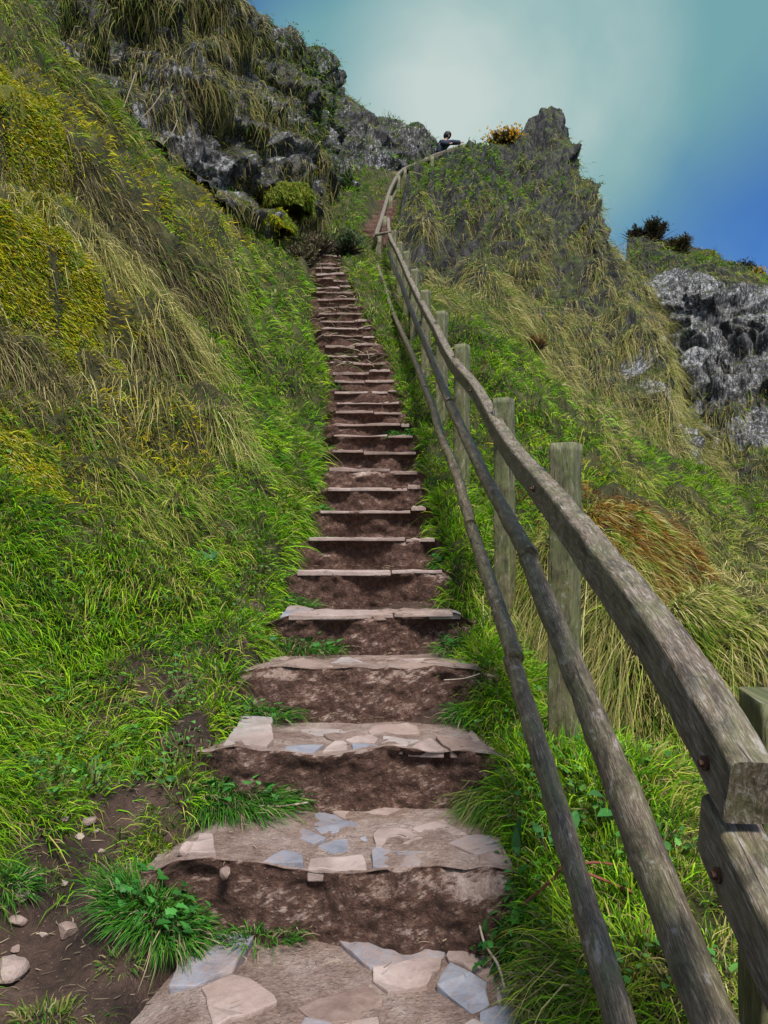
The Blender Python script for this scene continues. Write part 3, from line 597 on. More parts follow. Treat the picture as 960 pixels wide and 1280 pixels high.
for k, (xl, xr, d, z) in enumerate(STEPS):
    nxt = STEPS[k+1] if k+1 < len(STEPS) else (xl, xr, d+.35, z+.25)
    t = nxt[2]-d; big = k < 9
    nu, nt_, nr = (110, 40, 44) if k < 5 else (70, 16, 24) if k < 14 else (40, 8, 12)
    ex = .10
    U = np.linspace(0, 1, nu); X = xl-ex+(xr-xl+2*ex)*U
    v = np.concatenate([np.linspace(1, 0, nt_), -np.linspace(0, 1, nr)[1:]])   # >0 tread, <0 riser
    rise = .34
    VV = np.zeros((len(v), nu, 3))
    sag = -.035*(1-((U-.5)*2)**2)
    lipw = fbm(np.stack([X*1.6, np.full(nu, k*3.7), np.zeros(nu)], -1), 1., 3, 70)*.13
    bow = -.03*(1-((U-.5)*2)**2) if k < 4 else 0
    liph = fbm(np.stack([X*2.2, np.full(nu, k*2.1), np.ones(nu)], -1), 1., 3, 71)*(.06 if big else .075)+(sag if k > 0 else 0)
    for a, vv in enumerate(v):
        if vv >= 0:
            VV[a, :, 1] = d+(lipw+bow)*(1-vv)+vv*(t+.12); VV[a, :, 2] = z+(liph+(.045 if 0 < k < 12 else .01))*(1-vv)-(.05 if k < 12 else 0)*vv
        else:
            s = -vv; VV[a, :, 1] = d+lipw*(1-.5*s)+bow+0-(.04 if k < 4 else .0)*s+(.03*min(1, s*5) if k >= 4 else 0); VV[a, :, 2] = z+liph+(.045 if 0 < k < 12 else .01)-rise*s
        VV[a, :, 0] = X
    N = grid_normals(VV); N = np.where((N[..., 2:3] < -.2), -N, N)
    am = np.where(v < -.02, 1., .35)[:, None]
    blk = np.repeat((fbm(np.stack([X*2.3, np.full(nu, k*5.3), np.zeros(nu)], -1), 1., 2, 77)*.16)[None], len(v), 0)
    disp = (fbm(VV, 6., 5, 72)*.042+fbm(VV, 20., 3, 73)*.016+blk*(v[:, None] < 0)*smooth(0, .25, -v)[:, None])*am*(1 if k < 14 else .7)+np.abs(fbm(VV, 3., 3, 74))*-.03*am
    # undercut lip: a harder crust on top, eroded earth beneath
    und = 0*np.where(v < 0, smooth(.10, .28, -v)*(1-smooth(.6, 1., -v)), 0)[:, None]*(.012 if k < 6 else .006)
    out = np.zeros_like(VV); out[..., 1] = und
    VV = VV-N*0+np.stack([np.zeros_like(disp), np.where(v[:, None] < 0, -disp, 0), np.where(v[:, None] >= 0, disp*.6, disp*.1)], -1)+out
    # ends sink into the banks
    sink = smooth(.0, .17, U)*smooth(0, .12, 1-U); VV[..., 2] -= ((1-sink)*(.06 if k < 4 else .1))[None, :]
    st = link('step', local(grid_mesh('step', VV, flip=True)), M_STEP, stair)
    # stones of the lip
    if k >= 1:
        x = xl+.10; n = 0
        xr_ = xr-.04
        while x < xr_-.08:
            w = random.uniform(.35, .8)
            x2 = min(x+w, xr_)
            if k >= 4:
                yb = lambda q: float(np.interp(q, X, lipw+(bow if k < 4 else 0)))+d; zb = float(np.interp((x+x2)/2, X, liph))+z+(.045 if k < 12 else .01)
                dp = random.uniform(.10, .17); th_ = random.uniform(.014, .03)
                m_ = 7; fr = [(x+.012+(x2-x-.024)*q/m_, yb(x+(x2-x)*q/m_)-.008+random.uniform(-.010, .010)) for q in range(m_+1)]
                bk = [(x2-.02, fr[-1][1]+dp*random.uniform(.7, 1)), ((x+x2)/2, (fr[0][1]+fr[-1][1])/2+dp*1.1), (x+.02, fr[0][1]+dp*random.uniform(.7, 1))]
                ls = link('lip_stone', local(prism(fr+bk, zb-th_, zb+random.uniform(.002, .012), .008, .006)), M_FLAG[1 if k < 8 or random.random() < .4 else 3], st)
            x = x2-.015
    if k < 5:
        # fitted paving: irregular cells packed against each other, mud left in the joints and where stones are missing
        lo = d+.0 if k else 1.95; dep = (nxt[2]-lo)*(.95 if k < 2 else .62)
        nn = (26, 22, 15, 10, 7)[k]; sd_ = []
        while len(sd_) < nn:
            c = (random.uniform(xl+.03, xr-.03), lo+random.random()**1.2*dep)
            if all(math.hypot((c[0]-q[0])*.75, c[1]-q[1]) > .085 for q in sd_) or random.random() < .02: sd_.append(c)
        for q, c in enumerate(sd_):
            if c[1] > lo+dep*.5 and random.random() < .3: continue
            if random.random() < .12: continue
            fy = lambda x: lo+(float(np.interp(x, X, lipw+(bow if k < 4 else 0)))+.02 if k else 0)
            poly = [(xl+(.06 if k else 0), fy(xl+.06)), (xl+(xr-xl)*.33, fy(xl+(xr-xl)*.33)), (xl+(xr-xl)*.66, fy(xl+(xr-xl)*.66)), (xr, fy(xr)), (xr-.04, lo+dep+.04), (xl+(.06 if k else .04), lo+dep+.04)]
            for q2, c2 in enumerate(sd_):
                if q2 == q: continue
                mx_, my_ = (c[0]+c2[0])/2, (c[1]+c2[1])/2; nx_, ny_ = c2[0]-c[0], c2[1]-c[1]; ln = math.hypot(nx_, ny_)+1e-6; off = ln*0-.007-random.random()*.012
                f_ = lambda p: ((p[0]-mx_)*nx_+(p[1]-my_)*ny_)/ln-off
                np_ = []
                for e in range(len(poly)):
                    p0, p1 = poly[e], poly[(e+1) % len(poly)]; f0, f1 = f_(p0), f_(p1)
                    if f0 <= 0: np_.append(p0)
                    if (f0 < 0) != (f1 < 0) and abs(f0-f1) > 1e-9: t_ = f0/(f0-f1); np_.append((p0[0]+(p1[0]-p0[0])*t_, p0[1]+(p1[1]-p0[1])*t_))
                poly = np_
                if len(poly) < 3: break
            if len(poly) < 3: continue
            # roughen outline
            rp = []
            for e in range(len(poly)):
                p0, p1 = poly[e], poly[(e+1) % len(poly)]; L0 = math.dist(p0, p1)
                if L0 < .012: continue
                ns = max(1, int(L0/.05))
                for s_ in range(ns):
                    t_ = s_/ns; rp.append((p0[0]+(p1[0]-p0[0])*t_+random.uniform(-.006, .006), p0[1]+(p1[1]-p0[1])*t_+random.uniform(-.006, .006)))
            if len(rp) < 4: continue
            fq = min(1, max(0, (c[1]-lo)/max(t, .2))); zb = z+(float(np.interp(c[0], X, liph))+(.045 if k else .01))*(1-fq)-.05*fq
            front = c[1] < lo+.12 and k > 0
            mi = random.choices((0, 1, 2, 3), (4 if k < 3 else 1, 4, 2, 3))[0]
            link('flagstone', local(prism(rp, zb-(random.uniform(.022, .042) if front else .03), zb+random.uniform(.000, .009), .006, .006)), M_FLAG[mi], st)
# upper steps seen again past the bend
for k in range(9):
    d = 18.8+k*.55; z = 8.3+k*.30+(d-18.8)*.05; xc = np.interp(d, [16, 19, 22, 26], [-1.1, -.42, -.2, .2])
    nu = 24; X = np.linspace(xc-.5, xc+.45, nu); VV = np.zeros((16, nu, 3))
    for a in range(16):
        VV[a, :, 0] = X
        if a < 6: VV[a, :, 1] = d+.6*(1-a/5); VV[a, :, 2] = z
        else: VV[a, :, 1] = d; VV[a, :, 2] = z-.45*(a-5)/10
    dn = fbm(VV, 4, 3, 75)*.06; VV[..., 1] += dn; VV[..., 2] += dn*.5
    link('step', local(grid_mesh('step', VV, flip=True)), M_STEP, stair)

# ------------------------------------------------------------------ fence
def sweep(name, pts, section, mat, parent, wob=.004, n_per=14, org=(0, 0, 0), roll=0., seed=1., up=(0, 0, 1), caps=True, taper=1.):
    """section: list of (a,b): a across, b up, metres"""
    pts = np.array(pts, float); P = catmull(pts, max(2, (len(pts)-1)*n_per+1)) if len(pts) > 2 else np.linspace(pts[0], pts[1], n_per*2)
    T = np.gradient(P, axis=0); T /= np.linalg.norm(T, axis=1)[:, None]
    A = np.cross(T, np.array(up, float)); A /= np.linalg.norm(A, axis=1)[:, None]; Bv = np.cross(A, T)
    s = np.array(section); cr, sr = math.cos(roll), math.sin(roll); s = np.c_[s[:, 0]*cr-s[:, 1]*sr, s[:, 0]*sr+s[:, 1]*cr]
    m = len(s); n = len(P)
    V = P[:, None]+A[:, None]*s[None, :, 0:1]+Bv[:, None]*s[None, :, 1:2]
    q = V*np.array([6., 6, 6]); off = fbm(V, 5., 3, seed)*wob*2+fbm(V*1., 18., 2, seed+3)*wob
    rad = V-P[:, None]; rad /= np.linalg.norm(rad, axis=-1)[..., None]; V = V+rad*off[..., None]
    V = V-np.array(org)
    al = np.concatenate([[0], np.cumsum(np.linalg.norm(np.diff(P, axis=0), axis=1))]); per = np.concatenate([[0], np.cumsum(np.linalg.norm(np.diff(s, axis=0, append=s[:1]), axis=1))])
    uv = np.stack(np.broadcast_arrays(al[:, None], per[None, :]), -1).reshape(n, m+1, 2)
    bm = bmesh.new(); vs = [[bm.verts.new(V[i, j]) for j in range(m)] for i in range(n)]; ul = bm.loops.layers.uv.new('UVMap')
    for i in range(n-1):
        for j in range(m):
            f = bm.faces.new((vs[i][j], vs[i+1][j], vs[i+1][(j+1) % m], vs[i][(j+1) % m])); f.smooth = m > 12
            for l, (a, b) in zip(f.loops, ((i, j), (i+1, j), (i+1, j+1), (i, j+1))): l[ul].uv = uv[a, b]
    for e, rev in ((0, False), (n-1, True)):
        c = V[e].mean(0); cv = bm.verts.new(c)
        for j in range(m):
            tri = (vs[e][j], vs[e][(j+1) % m], cv); f = bm.faces.new(tri[::-1] if rev else tri)
            for l in f.loops:
                qv = l.vert.co-Vector(c); l[ul].uv = (qv.z*2.5+qv.x*.8+.3, .35+qv.x*.5)
    bmesh.ops.recalc_face_normals(bm, faces=bm.faces)
    me = bpy.data.meshes.new(name); bm.to_mesh(me); bm.free()
    return link(name, me, mat, parent)
def rect(w, h, r=.008, k=4):
    out = []
    for cx, cy, a0 in ((w/2-r, h/2-r, 0), (-w/2+r, h/2-r, 90), (-w/2+r, -h/2+r, 180), (w/2-r, -h/2+r, 270)):
        for i in range(k): a = R(a0+90*i/(k-1)); out.append((cx+r*math.cos(a), cy+r*math.sin(a)))
    # extra points on the flats so the faces can be uneven
    res = []
    for i, p in enumerate(out):
        res.append(p); q = out[(i+1) % len(out)]
        if math.dist(p, q) > .03:
            for t in (.25, .5, .75): res.append((p[0]+(q[0]-p[0])*t, p[1]+(q[1]-p[1])*t))
    return res
def circ(r, n=20, flat=.0): return [(r*math.cos(2*math.pi*k/n), max(-r*(1-flat), r*math.sin(2*math.pi*k/n))) for k in range(n)]
FO = (.8, 1.5, .1)
fence = empty('fence', FO); tag(fence, 'weathered grey wooden fence with three rails running up the right side of the steps', 'fence')
# (x of post centre, distance, top z, ground z)
posts = [(.80, 1.56, 1.137, .0), (.80, 3.42, 1.815, .4), (.81, 5.12, 2.265, .9), (.70, 6.95, 3.02, 1.5), (.66, 8.8, 3.80, 2.3), (.585, 10.6, 4.56, 3.1), (.49, 12.4, 5.42, 4.0), (.42, 14.1, 6.28, 4.9), (.33, 15.6, 6.98, 5.6), (.22, 17.2, 7.8, 6.4)]
for k, (x, d, zt, zb) in enumerate(posts):
    lean = .02*math.sin(k*2.3)
    p = sweep('post', [(x, d, zb-.35), (x+lean*.3, d, (zt+zb)/2), (x+lean*.6, d, zt-.01*1)], rect(.112, .125 if k else .15, .010), M_POST, fence, .0035, 10, FO, R([8, 33, 30, 28, 25, 22, 20, 20, 20, 20][k]), seed=k*3., up=(0, 1, 0))
def rail(name, pts, sec, mat, wob, seed): return sweep(name, pts, sec, mat, fence, wob, 16, FO, seed=seed)
T1 = [W(935,985,1.26)[:3]]
top = [(.607, 1.27, 1.035), (.63, 1.75, 1.20), (.66, 2.45, 1.375), (.692, 3.35, 1.60), (.72, 4.2, 1.80), (.735, 5.05, 2.06)]
top2 = [(.735, 5.07, 2.065), (.71, 5.9, 2.42), (.635, 6.85, 2.80), (.60, 7.8, 3.19), (.585, 8.7, 3.57)]
top3 = [(.585, 8.72, 3.575), (.52, 10.5, 4.33), (.42, 12.3, 5.19), (.34, 14.0, 6.02), (.25, 15.5, 6.78), (.13, 17.1, 7.62), (.10, 19., 8.75)]
r1 = rail('top_rail', top, rect(.080, .122, .014), M_RAIL, .0032, 1.); r2 = rail('top_rail', top2, rect(.078, .115, .014), M_RAIL, .0035, 2.); r3 = rail('top_rail', top3, rect(.08, .10, .02), M_RAIL, .004, 3.)
r0 = rail('top_rail', [(.625, 1.42, .925), (.60, 1.2, .865), (.57, .9, .78), (.52, .4, .62)], rect(.08, .12, .012), M_RAIL, .0032, 4.)
mid = [(.585, 1.0, .43), (.60, 1.4, .575), (.62, 2.2, .86), (.642, 3.3, 1.245), (.646, 3.45, 1.29)]
mid2 = [(.646, 3.40, 1.30), (.665, 4.2, 1.49), (.672, 5.05, 1.715), (.64, 5.9, 2.05), (.585, 6.85, 2.46)]
mid3 = [(.585, 6.83, 2.47), (.55, 8.7, 3.22), (.49, 10.5, 3.98), (.39, 12.3, 4.85), (.30, 14., 5.7), (.2, 15.5, 6.42), (.1, 17.1, 7.3)]
for q, sd in ((mid, 5.), (mid2, 6.), (mid3, 7.)): rail('middle_rail', q, circ(.042), M_LOG, .0045, sd)
low = [(.545, 1.2, .10), (.553, 1.8, .30), (.556, 2.5, .56), (.557, 3.35, .86)]
low2 = [(.565, 3.3, .87), (.57, 4.2, 1.14), (.575, 5.1, 1.41)]
low3 = [(.57, 5.05, 1.42), (.545, 6.0, 1.86), (.51, 6.9, 2.18), (.50, 7.8, 2.55), (.47, 8.7, 2.88)]
low4 = [(.47, 8.7, 2.89), (.40, 10.5, 3.62), (.25, 12.3, 4.46), (.12, 14.0, 5.25), (-.0, 15.5, 6.1), (-.15, 17.1, 7.0)]
for q, sd in ((low, 8.), (low2, 9.), (low3, 10.), (low4, 11.)): rail('lower_rail', q, circ(.038), M_LOG, .0045, sd)
def bolt(rl, p, r=.014):
    bm = bmesh.new(); bmesh.ops.create_cone(bm, cap_ends=True, segments=14, radius1=r, radius2=r*.8, depth=.012, matrix=Matrix.Translation(Vector(p)-Vector(FO)) @ Matrix.Rotation(R(90), 4, 'Y'))
    bmesh.ops.create_cone(bm, cap_ends=True, segments=6, radius1=r*.5, radius2=r*.45, depth=.02, matrix=Matrix.Translation(Vector(p)-Vector((.004, 0, 0))-Vector(FO)) @ Matrix.Rotation(R(90), 4, 'Y'))
    me = bpy.data.meshes.new('bolt'); bm.to_mesh(me); bm.free(); link('bolt', me, M_BOLT, rl)
bolt(r1, (.571, 1.36, 1.055)); bolt(r0, (.568, 1.30, .885)); bolt(r1, (.643, 3.3, 1.6)); bolt(r2, (.668, 5.9, 2.43), .012)
# cross piece, end of the main fence
sweep('cross_rail', [W(468,294,17.4), W(489,290,17.3)], circ(.035, 10), M_LOG, fence, .004, 5, FO)

UO = (.3, 24, 10.5)
fence2 = empty('fence', UO); tag(fence2, 'thin pale rail on posts curving over the crest where the person leans', 'fence')
up = [W(469,299,17.6), W(474,283,19.), W(481,260,21.5), W(489,235,24), W(502,214,27), W(518,206,29.3), W(535,199,30.8)]
sweep('top_rail', up, rect(.10, .11, .02), M_RAIL, fence2, .006, 10, UO)
up2 = [W(530,201,30.6), W(546,194,31.6), W(560,189,32.3), W(577,183,33.3)]
sweep('top_rail', up2, rect(.10, .16, .02), M_RAIL, fence2, .006, 8, UO)
upl = [(a, b, c-.42) for a, b, c in up[1:]]
sweep('lower_rail', upl, circ(.045, 12), M_LOG, fence2, .006, 8, UO)
for (x, y, d, h) in ((469,297,17.7,1.3),(477,274,20,1.3),(485,248,22.6,1.3),(495,222,25.6,1.3),(503,213,27.2,1.3),(520,204,29.5,1.2),(538,197,31,1.1),(560.5,187,32.5,1.1),(577,182,33.4,1.1)):
    p = W(x, y, d); sweep('post', [(p[0]+.08, p[1]+.06, p[2]-h), (p[0]+.08, p[1]+.06, p[2]+.08)], rect(.13, .12, .01), M_POST, fence2, .003, 4, UO, R(15), up=(0, 1, 0))
# short fence on the far left crest
LO = W(440,138,32.5)
fence3 = empty('fence', LO); tag(fence3, 'tiny stub of fence with one square post on the skyline of the left crag', 'fence')
sweep('post', [W(443.5,146,32.3), W(443.5,136.5,32.3)], rect(.20, .2, .01), M_POST, fence3, .003, 4, LO, up=(0, 1, 0))
sweep('top_rail', [W(428,132,32.0), W(444,140,32.4)], rect(.08, .1, .01), M_RAIL, fence3, .003, 4, LO)

# ------------------------------------------------------------------ plants: tufts, leaves, bushes
def tuft_mesh(name, r, h, n, pal, lean=.8, droop=.6, w=.004, leaves=0, squash=(1, 1), hang=0., dry=.15):
    a = RNG.random(n)*2*np.pi; q = np.sqrt(RNG.random(n))
    P = np.stack([np.cos(a)*q*r*squash[0], np.sin(a)*q*r*squash[1], h*.25*(1-q**2)], -1)
    out = np.stack([np.cos(a), np.sin(a), np.zeros(n)], -1)
    D = out*(q[:, None]*lean+.1)+np.array([0, 0, 1.])+RNG.normal(size=(n, 3))*.28+np.array([0, -1., -.2])*hang; D /= np.linalg.norm(D, axis=1)[:, None]
    B = out*.25*q[:, None]+np.array([0, 0, -1.])*droop*(.4+RNG.random((n, 1)))+np.array([0, -.4, -.4])*hang
    L = h*(.5+.75*RNG.random(n)); pal = np.array(pal)
    C = pal[RNG.integers(0, len(pal), n)]*(.7+.6*RNG.random((n, 1)))
    dm = RNG.random(n) < dry; C[dm] = np.array([.3, .25, .14])*(.6+.6*RNG.random((dm.sum(), 1)))
    return blades_mesh(name, P, D, B, L, w*(.7+.7*RNG.random(n)), C, 3)
GREEN = [(.03,.14,.012),(.05,.19,.014),(.08,.22,.02),(.02,.09,.012)]
MIXG = [(.05,.15,.015),(.12,.18,.03),(.2,.2,.05)]
def leaf_mesh(name, n, r, size, pal, h=.12, lobes=True, centers=None):
    co = []; fl = []; stt = []; cl = []
    for k in range(n):
        a = random.uniform(0, 6.28); q = math.sqrt(random.random())*r
        base = Vector((math.cos(a)*q, math.sin(a)*q, random.uniform(.15, 1)*h)); cen = Vector((0, 0, 0)) if centers is None else centers[k % len(centers)]; s = size*random.uniform(.6, 1.3)
        rot = Matrix.Rotation(random.uniform(0, 6.28), 3, 'Z') @ Matrix.Rotation(random.uniform(.1, .9), 3, 'X')
        out = [(0, 0), (.18, .12), (.42, .25), (.30, .38), (.46, .55), (.28, .62), (.22, .85), (0, 1.05)] if lobes else [(0, 0), (.14, .2), (.24, .45), (.22, .7), (.1, .93), (0, 1.05)]
        pts = out+[(-x, y) for x, y in out[-2:0:-1]]
        c = random.choice(pal); f = random.uniform(.7, 1.3); i0 = len(co)
        mid = [(0, .5)]
        co.append(cen+base+rot @ Vector((0, .5*s, .0))); cl.append([v*f for v in c])
        for x, y in pts: co.append(cen+base+rot @ Vector((x*s, y*s, abs(x)*s*.35-.25*s*y*y))); cl.append([v*f*1.05 for v in c])
        m = len(pts)
        for j in range(m): stt.append(len(fl)); fl += [i0, i0+1+j, i0+1+(j+1) % m]
        # petiole
        b0 = Vector((base.x*.35, base.y*.35, -.02))+cen; base = base+cen; sd = Vector((.0022, .001, 0)); i0 = len(co)
        co += [b0-sd, b0+sd, base+sd, base-sd]; cl += [[.12, .12, .04]]*4; stt.append(len(fl)); fl += [i0, i0+1, i0+2, i0+3]
    return raw_mesh(name, np.array(co), np.array(fl), np.array(stt), col=np.array(cl), smooth_f=False)
ON_STEP = {(265,985):1, (290,878):2, (360,795):3, (350,738):4, (325,1160):0, (628,985):1, (585,870):2, (570,780):3, (560,700):5, (390,622):7, (395,660):6, (415,575):9, (408,480):15, (505,520):11}
def tilt_to(o, x, y, d0=1.2):
    if (x, y) in ON_STEP:
        k = ON_STEP[(x, y)]; d = STEPS[k+1][2]-.06; o.location = ((x-480)/960*d, d, STEPS[k][3]-.01); return o
    p = hit(x, y, d0); e = .05
    nx = float(hz(p.x+e, p.y)-hz(p.x-e, p.y))/(2*e); ny = float(hz(p.x, p.y+e)-hz(p.x, p.y-e))/(2*e)
    n = Vector((-nx, -ny, 1.6)).normalized(); o.location = p-Vector((0, 0, .01)); o.rotation_mode = 'QUATERNION'; o.rotation_quaternion = Vector((0, 0, 1)).rotation_difference(n)
    return o
TG = 'grass tufts growing out of the bare earth beside the steps'
TUFTS = [(190,1150,.20,.15,1900,GREEN,'large bright green grass tuft with lobed leaves on bare mud left of the second step',(1.,.7),1),
 (265,985,.28,.21,2700,GREEN,'broad dark green tuft overhanging the left end of the third step',(1.25,.6),1),
 (290,878,.26,.16,1900,GREEN,'wide low green tuft beside the left end of the fourth step',(1.3,.6),1),
 (360,795,.24,.13,1100,GREEN,'flat leafy tuft lying over the left end of the fifth step',(1.4,.5),1),
 (245,795,.17,.12,800,GREEN,'small green tuft on the mud left of the leafy tuft by the fifth step',(1.2,.7),0),
 (350,738,.2,.12,900,GREEN,'dark leafy tuft over the left end of the sixth step',(1.3,.6),1),
 (105,975,.12,.12,700,GREEN,'round green tuft at left, between the broad overhanging tuft and the photo edge',(1,.8),0),
 (25,975,.12,.10,600,GREEN,'leafy green tuft at the left edge above the loose stones',(1,.8),1),
 (60,1095,.13,.09,380,MIXG,'sparse spiky tuft among loose stones at the lower left',(1.1,.7),0),
 (5,1110,.10,.10,450,GREEN,'bright tuft cut by the left edge beside the loose stones',(1,.8),0),
 (325,1160,.12,.09,330,GREEN,'thin spiky tuft at the foot of the second step riser',(1.2,.5),0),
 (60,1278,.13,.10,500,MIXG,'small pale tuft at the bottom left corner',(1.4,.7),0),
 (150,1205,.07,.05,90,MIXG,'tiny yellowish sprig on mud below the large bright tuft',(1,.8),0)]
lp = [(.03,.13,.02),(.045,.17,.03),(.025,.1,.02)]
if not CLAY:
    for x, y, r, h, n, pal, lab, sq, lv in TUFTS:
        o = empty('grass_tuft', (0, 0, 0)) if lv else link('grass_tuft', tuft_mesh('grass_tuft', r, h, n, pal, w=.0042, squash=sq), M_BLADE)
        tag(o, lab, 'tuft', TG); tilt_to(o, x, y)
        if lv:
            link('blades', tuft_mesh('blades', r, h, n, pal, w=.0042, squash=sq), M_BLADE, o)
            lf = link('leaves', leaf_mesh('leaves', int(n*.05), r*.95, .038, lp, h*.75), M_LEAF, o); lf.scale = (sq[0], sq[1], 1)
    RT = [(628,985,.15,.26,1500,[(.12,.2,.03),(.2,.22,.05),(.05,.16,.02)],'long yellowish tuft spilling over the right end of the third step',(.8,1.1),0,.5),
          (655,1165,.16,.17,1100,GREEN,'green tuft of grass and leaves under the lower rail beside the second step',(.8,1.3),1,.15),
          (690,1240,.12,.20,900,[(.1,.2,.03),(.2,.2,.07)],'tangled pale tuft under the lower rail at the bottom of the photo',(.9,1.2),0,.3),
          (585,870,.12,.16,700,GREEN,'drooping green tuft at the right end of the fourth step',(.8,1.1),0,.3),
          (570,780,.12,.13,600,GREEN,'leafy green tuft at the right end of the fifth step',(.8,1.1),1,.2),
          (560,700,.12,.14,600,GREEN,'green tuft at the right end of the seventh step',(.8,1.1),1,.2),
          (390,622,.17,.12,600,GREEN,'dark tuft reaching over the left end of the eighth step',(1.2,.8),1,.1),
          (395,660,.12,.09,400,GREEN,'dark tuft over the left end of the seventh step',(1.2,.8),0,.1),
          (415,575,.16,.12,500,GREEN,'dark tuft over the left end of the tenth step',(1.,.8),0,.1),
          (408,480,.22,.2,700,GREEN,'bushy green tuft pushing into the stairs half way up',(1.,.8),1,.1),
          (505,520,.2,.2,700,GREEN,'dark green tuft between the stairs and the lower rail half way up',(.8,1.),1,.1)]
    for x, y, r, h, n, pal, lab, sq, lv, hg in RT:
        o = empty('grass_tuft', (0, 0, 0)); tag(o, lab, 'tuft', 'grass tufts leaning over the ends of the steps'); tilt_to(o, x, y)
        link('blades', tuft_mesh('blades', r, h, n, pal, w=.0042 if y > 700 else .007, squash=sq, hang=hg), M_BLADE, o)
        if lv: lf = link('leaves', leaf_mesh('leaves', int(n*.06), r*.95, .04 if y > 700 else .06, lp, h*.75), M_LEAF, o)
    cen_ = []
    while len(cen_) < 130:
        x, y = random.uniform(0, 420), random.uniform(520, 1000)
        if x > 300+(y < 760)*80: continue
        p = hit(x, y); cen_.append(p)
    while len(cen_) < 200:
        p = hit(random.choice((random.uniform(560, 720), random.uniform(560, 950))), random.uniform(620, 1250))
        if abs(p.x) > .5: cen_.append(p)
    o = link('weeds', leaf_mesh('weeds', 3000, .10, .026, [(.05,.16,.03),(.09,.22,.04),(.04,.11,.025)], .09, True, cen_), M_LEAF); tag(o, 'small lobed weed leaves mixed through the green grass on both sides of the steps', 'weeds', kind='stuff')
    # broad leaved plants
    for x, y, s, n, lab in ((652,1085,.085,9,'broad glossy dock leaves beside the right end of the second step'),(690,1070,.08,6,'broad dock leaves half hidden behind the lower rail'),
                            (255,708,.07,12,'pale leafy weed in the grass bank left of the sixth step'),(780,1020,.07,5,'dock leaf in the grass between the middle and lower rails')):
        o = link('broadleaf_plant', leaf_mesh('broadleaf_plant', n, .09, s, [(.03,.11,.025),(.05,.15,.04)], .10, lobes=False), M_LEAF); tag(o, lab, 'plant', 'broad leaved weeds'); tilt_to(o, x, y)
# loose stones
def rock_mesh(s, flat=.6, seed=0):
    bm = bmesh.new(); bmesh.ops.create_icosphere(bm, subdivisions=3, radius=1.)
    rs = np.random.default_rng(seed); co = np.array([v.co[:] for v in bm.verts])
    for k in range(9):
        n = rs.normal(size=3); n /= np.linalg.norm(n); c = rs.uniform(.45, .8); t = co@n; co -= n[None]*np.maximum(t-c, 0)[:, None]
    co += fbm(co, 2.5, 3, seed)[:, None]*.08*co
    co *= np.array([s, s*rs.uniform(.6, .9), s*flat])
    for v, c in zip(bm.verts, co): v.co = c
    me = bpy.data.meshes.new('loose_stone'); bm.to_mesh(me); bm.free(); return me
SG = 'loose stones on the trodden earth'
for k, (x, y, s, mi, lab) in enumerate([(12,1210,.075,2,'largest pale angular stone at the left edge near the bottom'),(113,1022,.038,2,'pale angular stone in mud above the large bright tuft'),
    (84,1170,.045,2,'grey triangular stone on mud left of the large bright tuft'),(100,1041,.022,1,'small flat stone just left of the stone above the tuft'),(82,1024,.022,1,'small pale stone leftmost of the group above the tuft'),
    (22,1150,.035,2,'greyish stone on mud just above the largest edge stone'),(248,1083,.055,1,'brownish stone at the left rim of the second step'),(285,1090,.04,1,'rounded stone set in the second step riser at its left end'),
    (120,1035,.016,2,'tiny white pebble right of the stone above the tuft'),(55,1165,.022,1,'small flake of stone between the grey triangular stone and the edge stones'),(28,1118,.04,3,'brown stone half sunk near the left edge'),(250,1181,.022,2,'sliver of pale stone on the bottom landing below the tuft'),
    (80,1100,.02,3,'small brown stone below the sparse spiky tuft'),(20,1190,.02,1,'small stone wedged above the largest edge stone'),(127,1060,.02,2,'small grey stone at the top left of the large bright tuft')]):
    o = link('loose_stone', rock_mesh(s, .6, k+3), M_FLAG[3 if k % 3 else 1] if s < .06 else M_FLAG[1]); tag(o, lab, 'stone', SG); p = hit(x, y+6); o.location = p+Vector((0, 0, s*.22)); o.rotation_euler = (random.uniform(-.3, .3), random.uniform(-.3, .3), random.uniform(0, 6))
    if (x, y) in ((248,1083), (285,1090)): o.location = W(238, 1062, 2.84) if x == 248 else W(283, 1092, 2.74)
# twigs
def twig(name, pix, r, mat, lab, lift=.015, group=None):
    pts = [hit(x, y)+Vector((0, 0, lift)) for x, y in pix] if not isinstance(pix[0], Vector) else pix
    o = sweep(name, [p[:] for p in pts], circ(r, 7), mat, None, r*.25, 5, (0, 0, 0), seed=random.random()*9); tag(o, lab, 'twig', group); return o
zz = lambda x, y, z: W(x, y, (EYE-z)*960/(y-640))
twig('twig', [Vector(zz(598,1150,.10)), Vector(zz(606,1180,.05)), Vector(zz(622,1205,.03)), Vector(zz(631,1235,.02))], .004, M_TWIG, 'pale broken twig lying on the bottom landing under the tuft', group='dead twigs')
twig('twig', [Vector(zz(310,1005,.25)), Vector(zz(345,1008,.24)), Vector(zz(385,1003,.24))], .003, M_TWIG, 'thin pale twig at the back of the second step tread', group='dead twigs')
twig('twig', [Vector(zz(555,850,.67)), Vector(zz(580,848,.66)), Vector(zz(600,842,.67))], .003, M_TWIG, 'short pale twig on the right end of the fourth step lip', group='dead twigs')
twig('twig', [Vector(W(655,1130,2.55)), Vector(W(690,1100,2.5)), Vector(W(712,1085,2.45)), Vector(W(790,1115,2.4))], .005, M_REDTWIG, 'reddish bramble stem passing behind the lower rail', group='dead twigs')
twig('twig', [Vector(W(712,1085,2.45)), Vector(W(740,1078,2.5)), Vector(W(775,1082,2.55))], .004, M_REDTWIG, 'short reddish side stem beside the bramble stem', group='dead twigs')
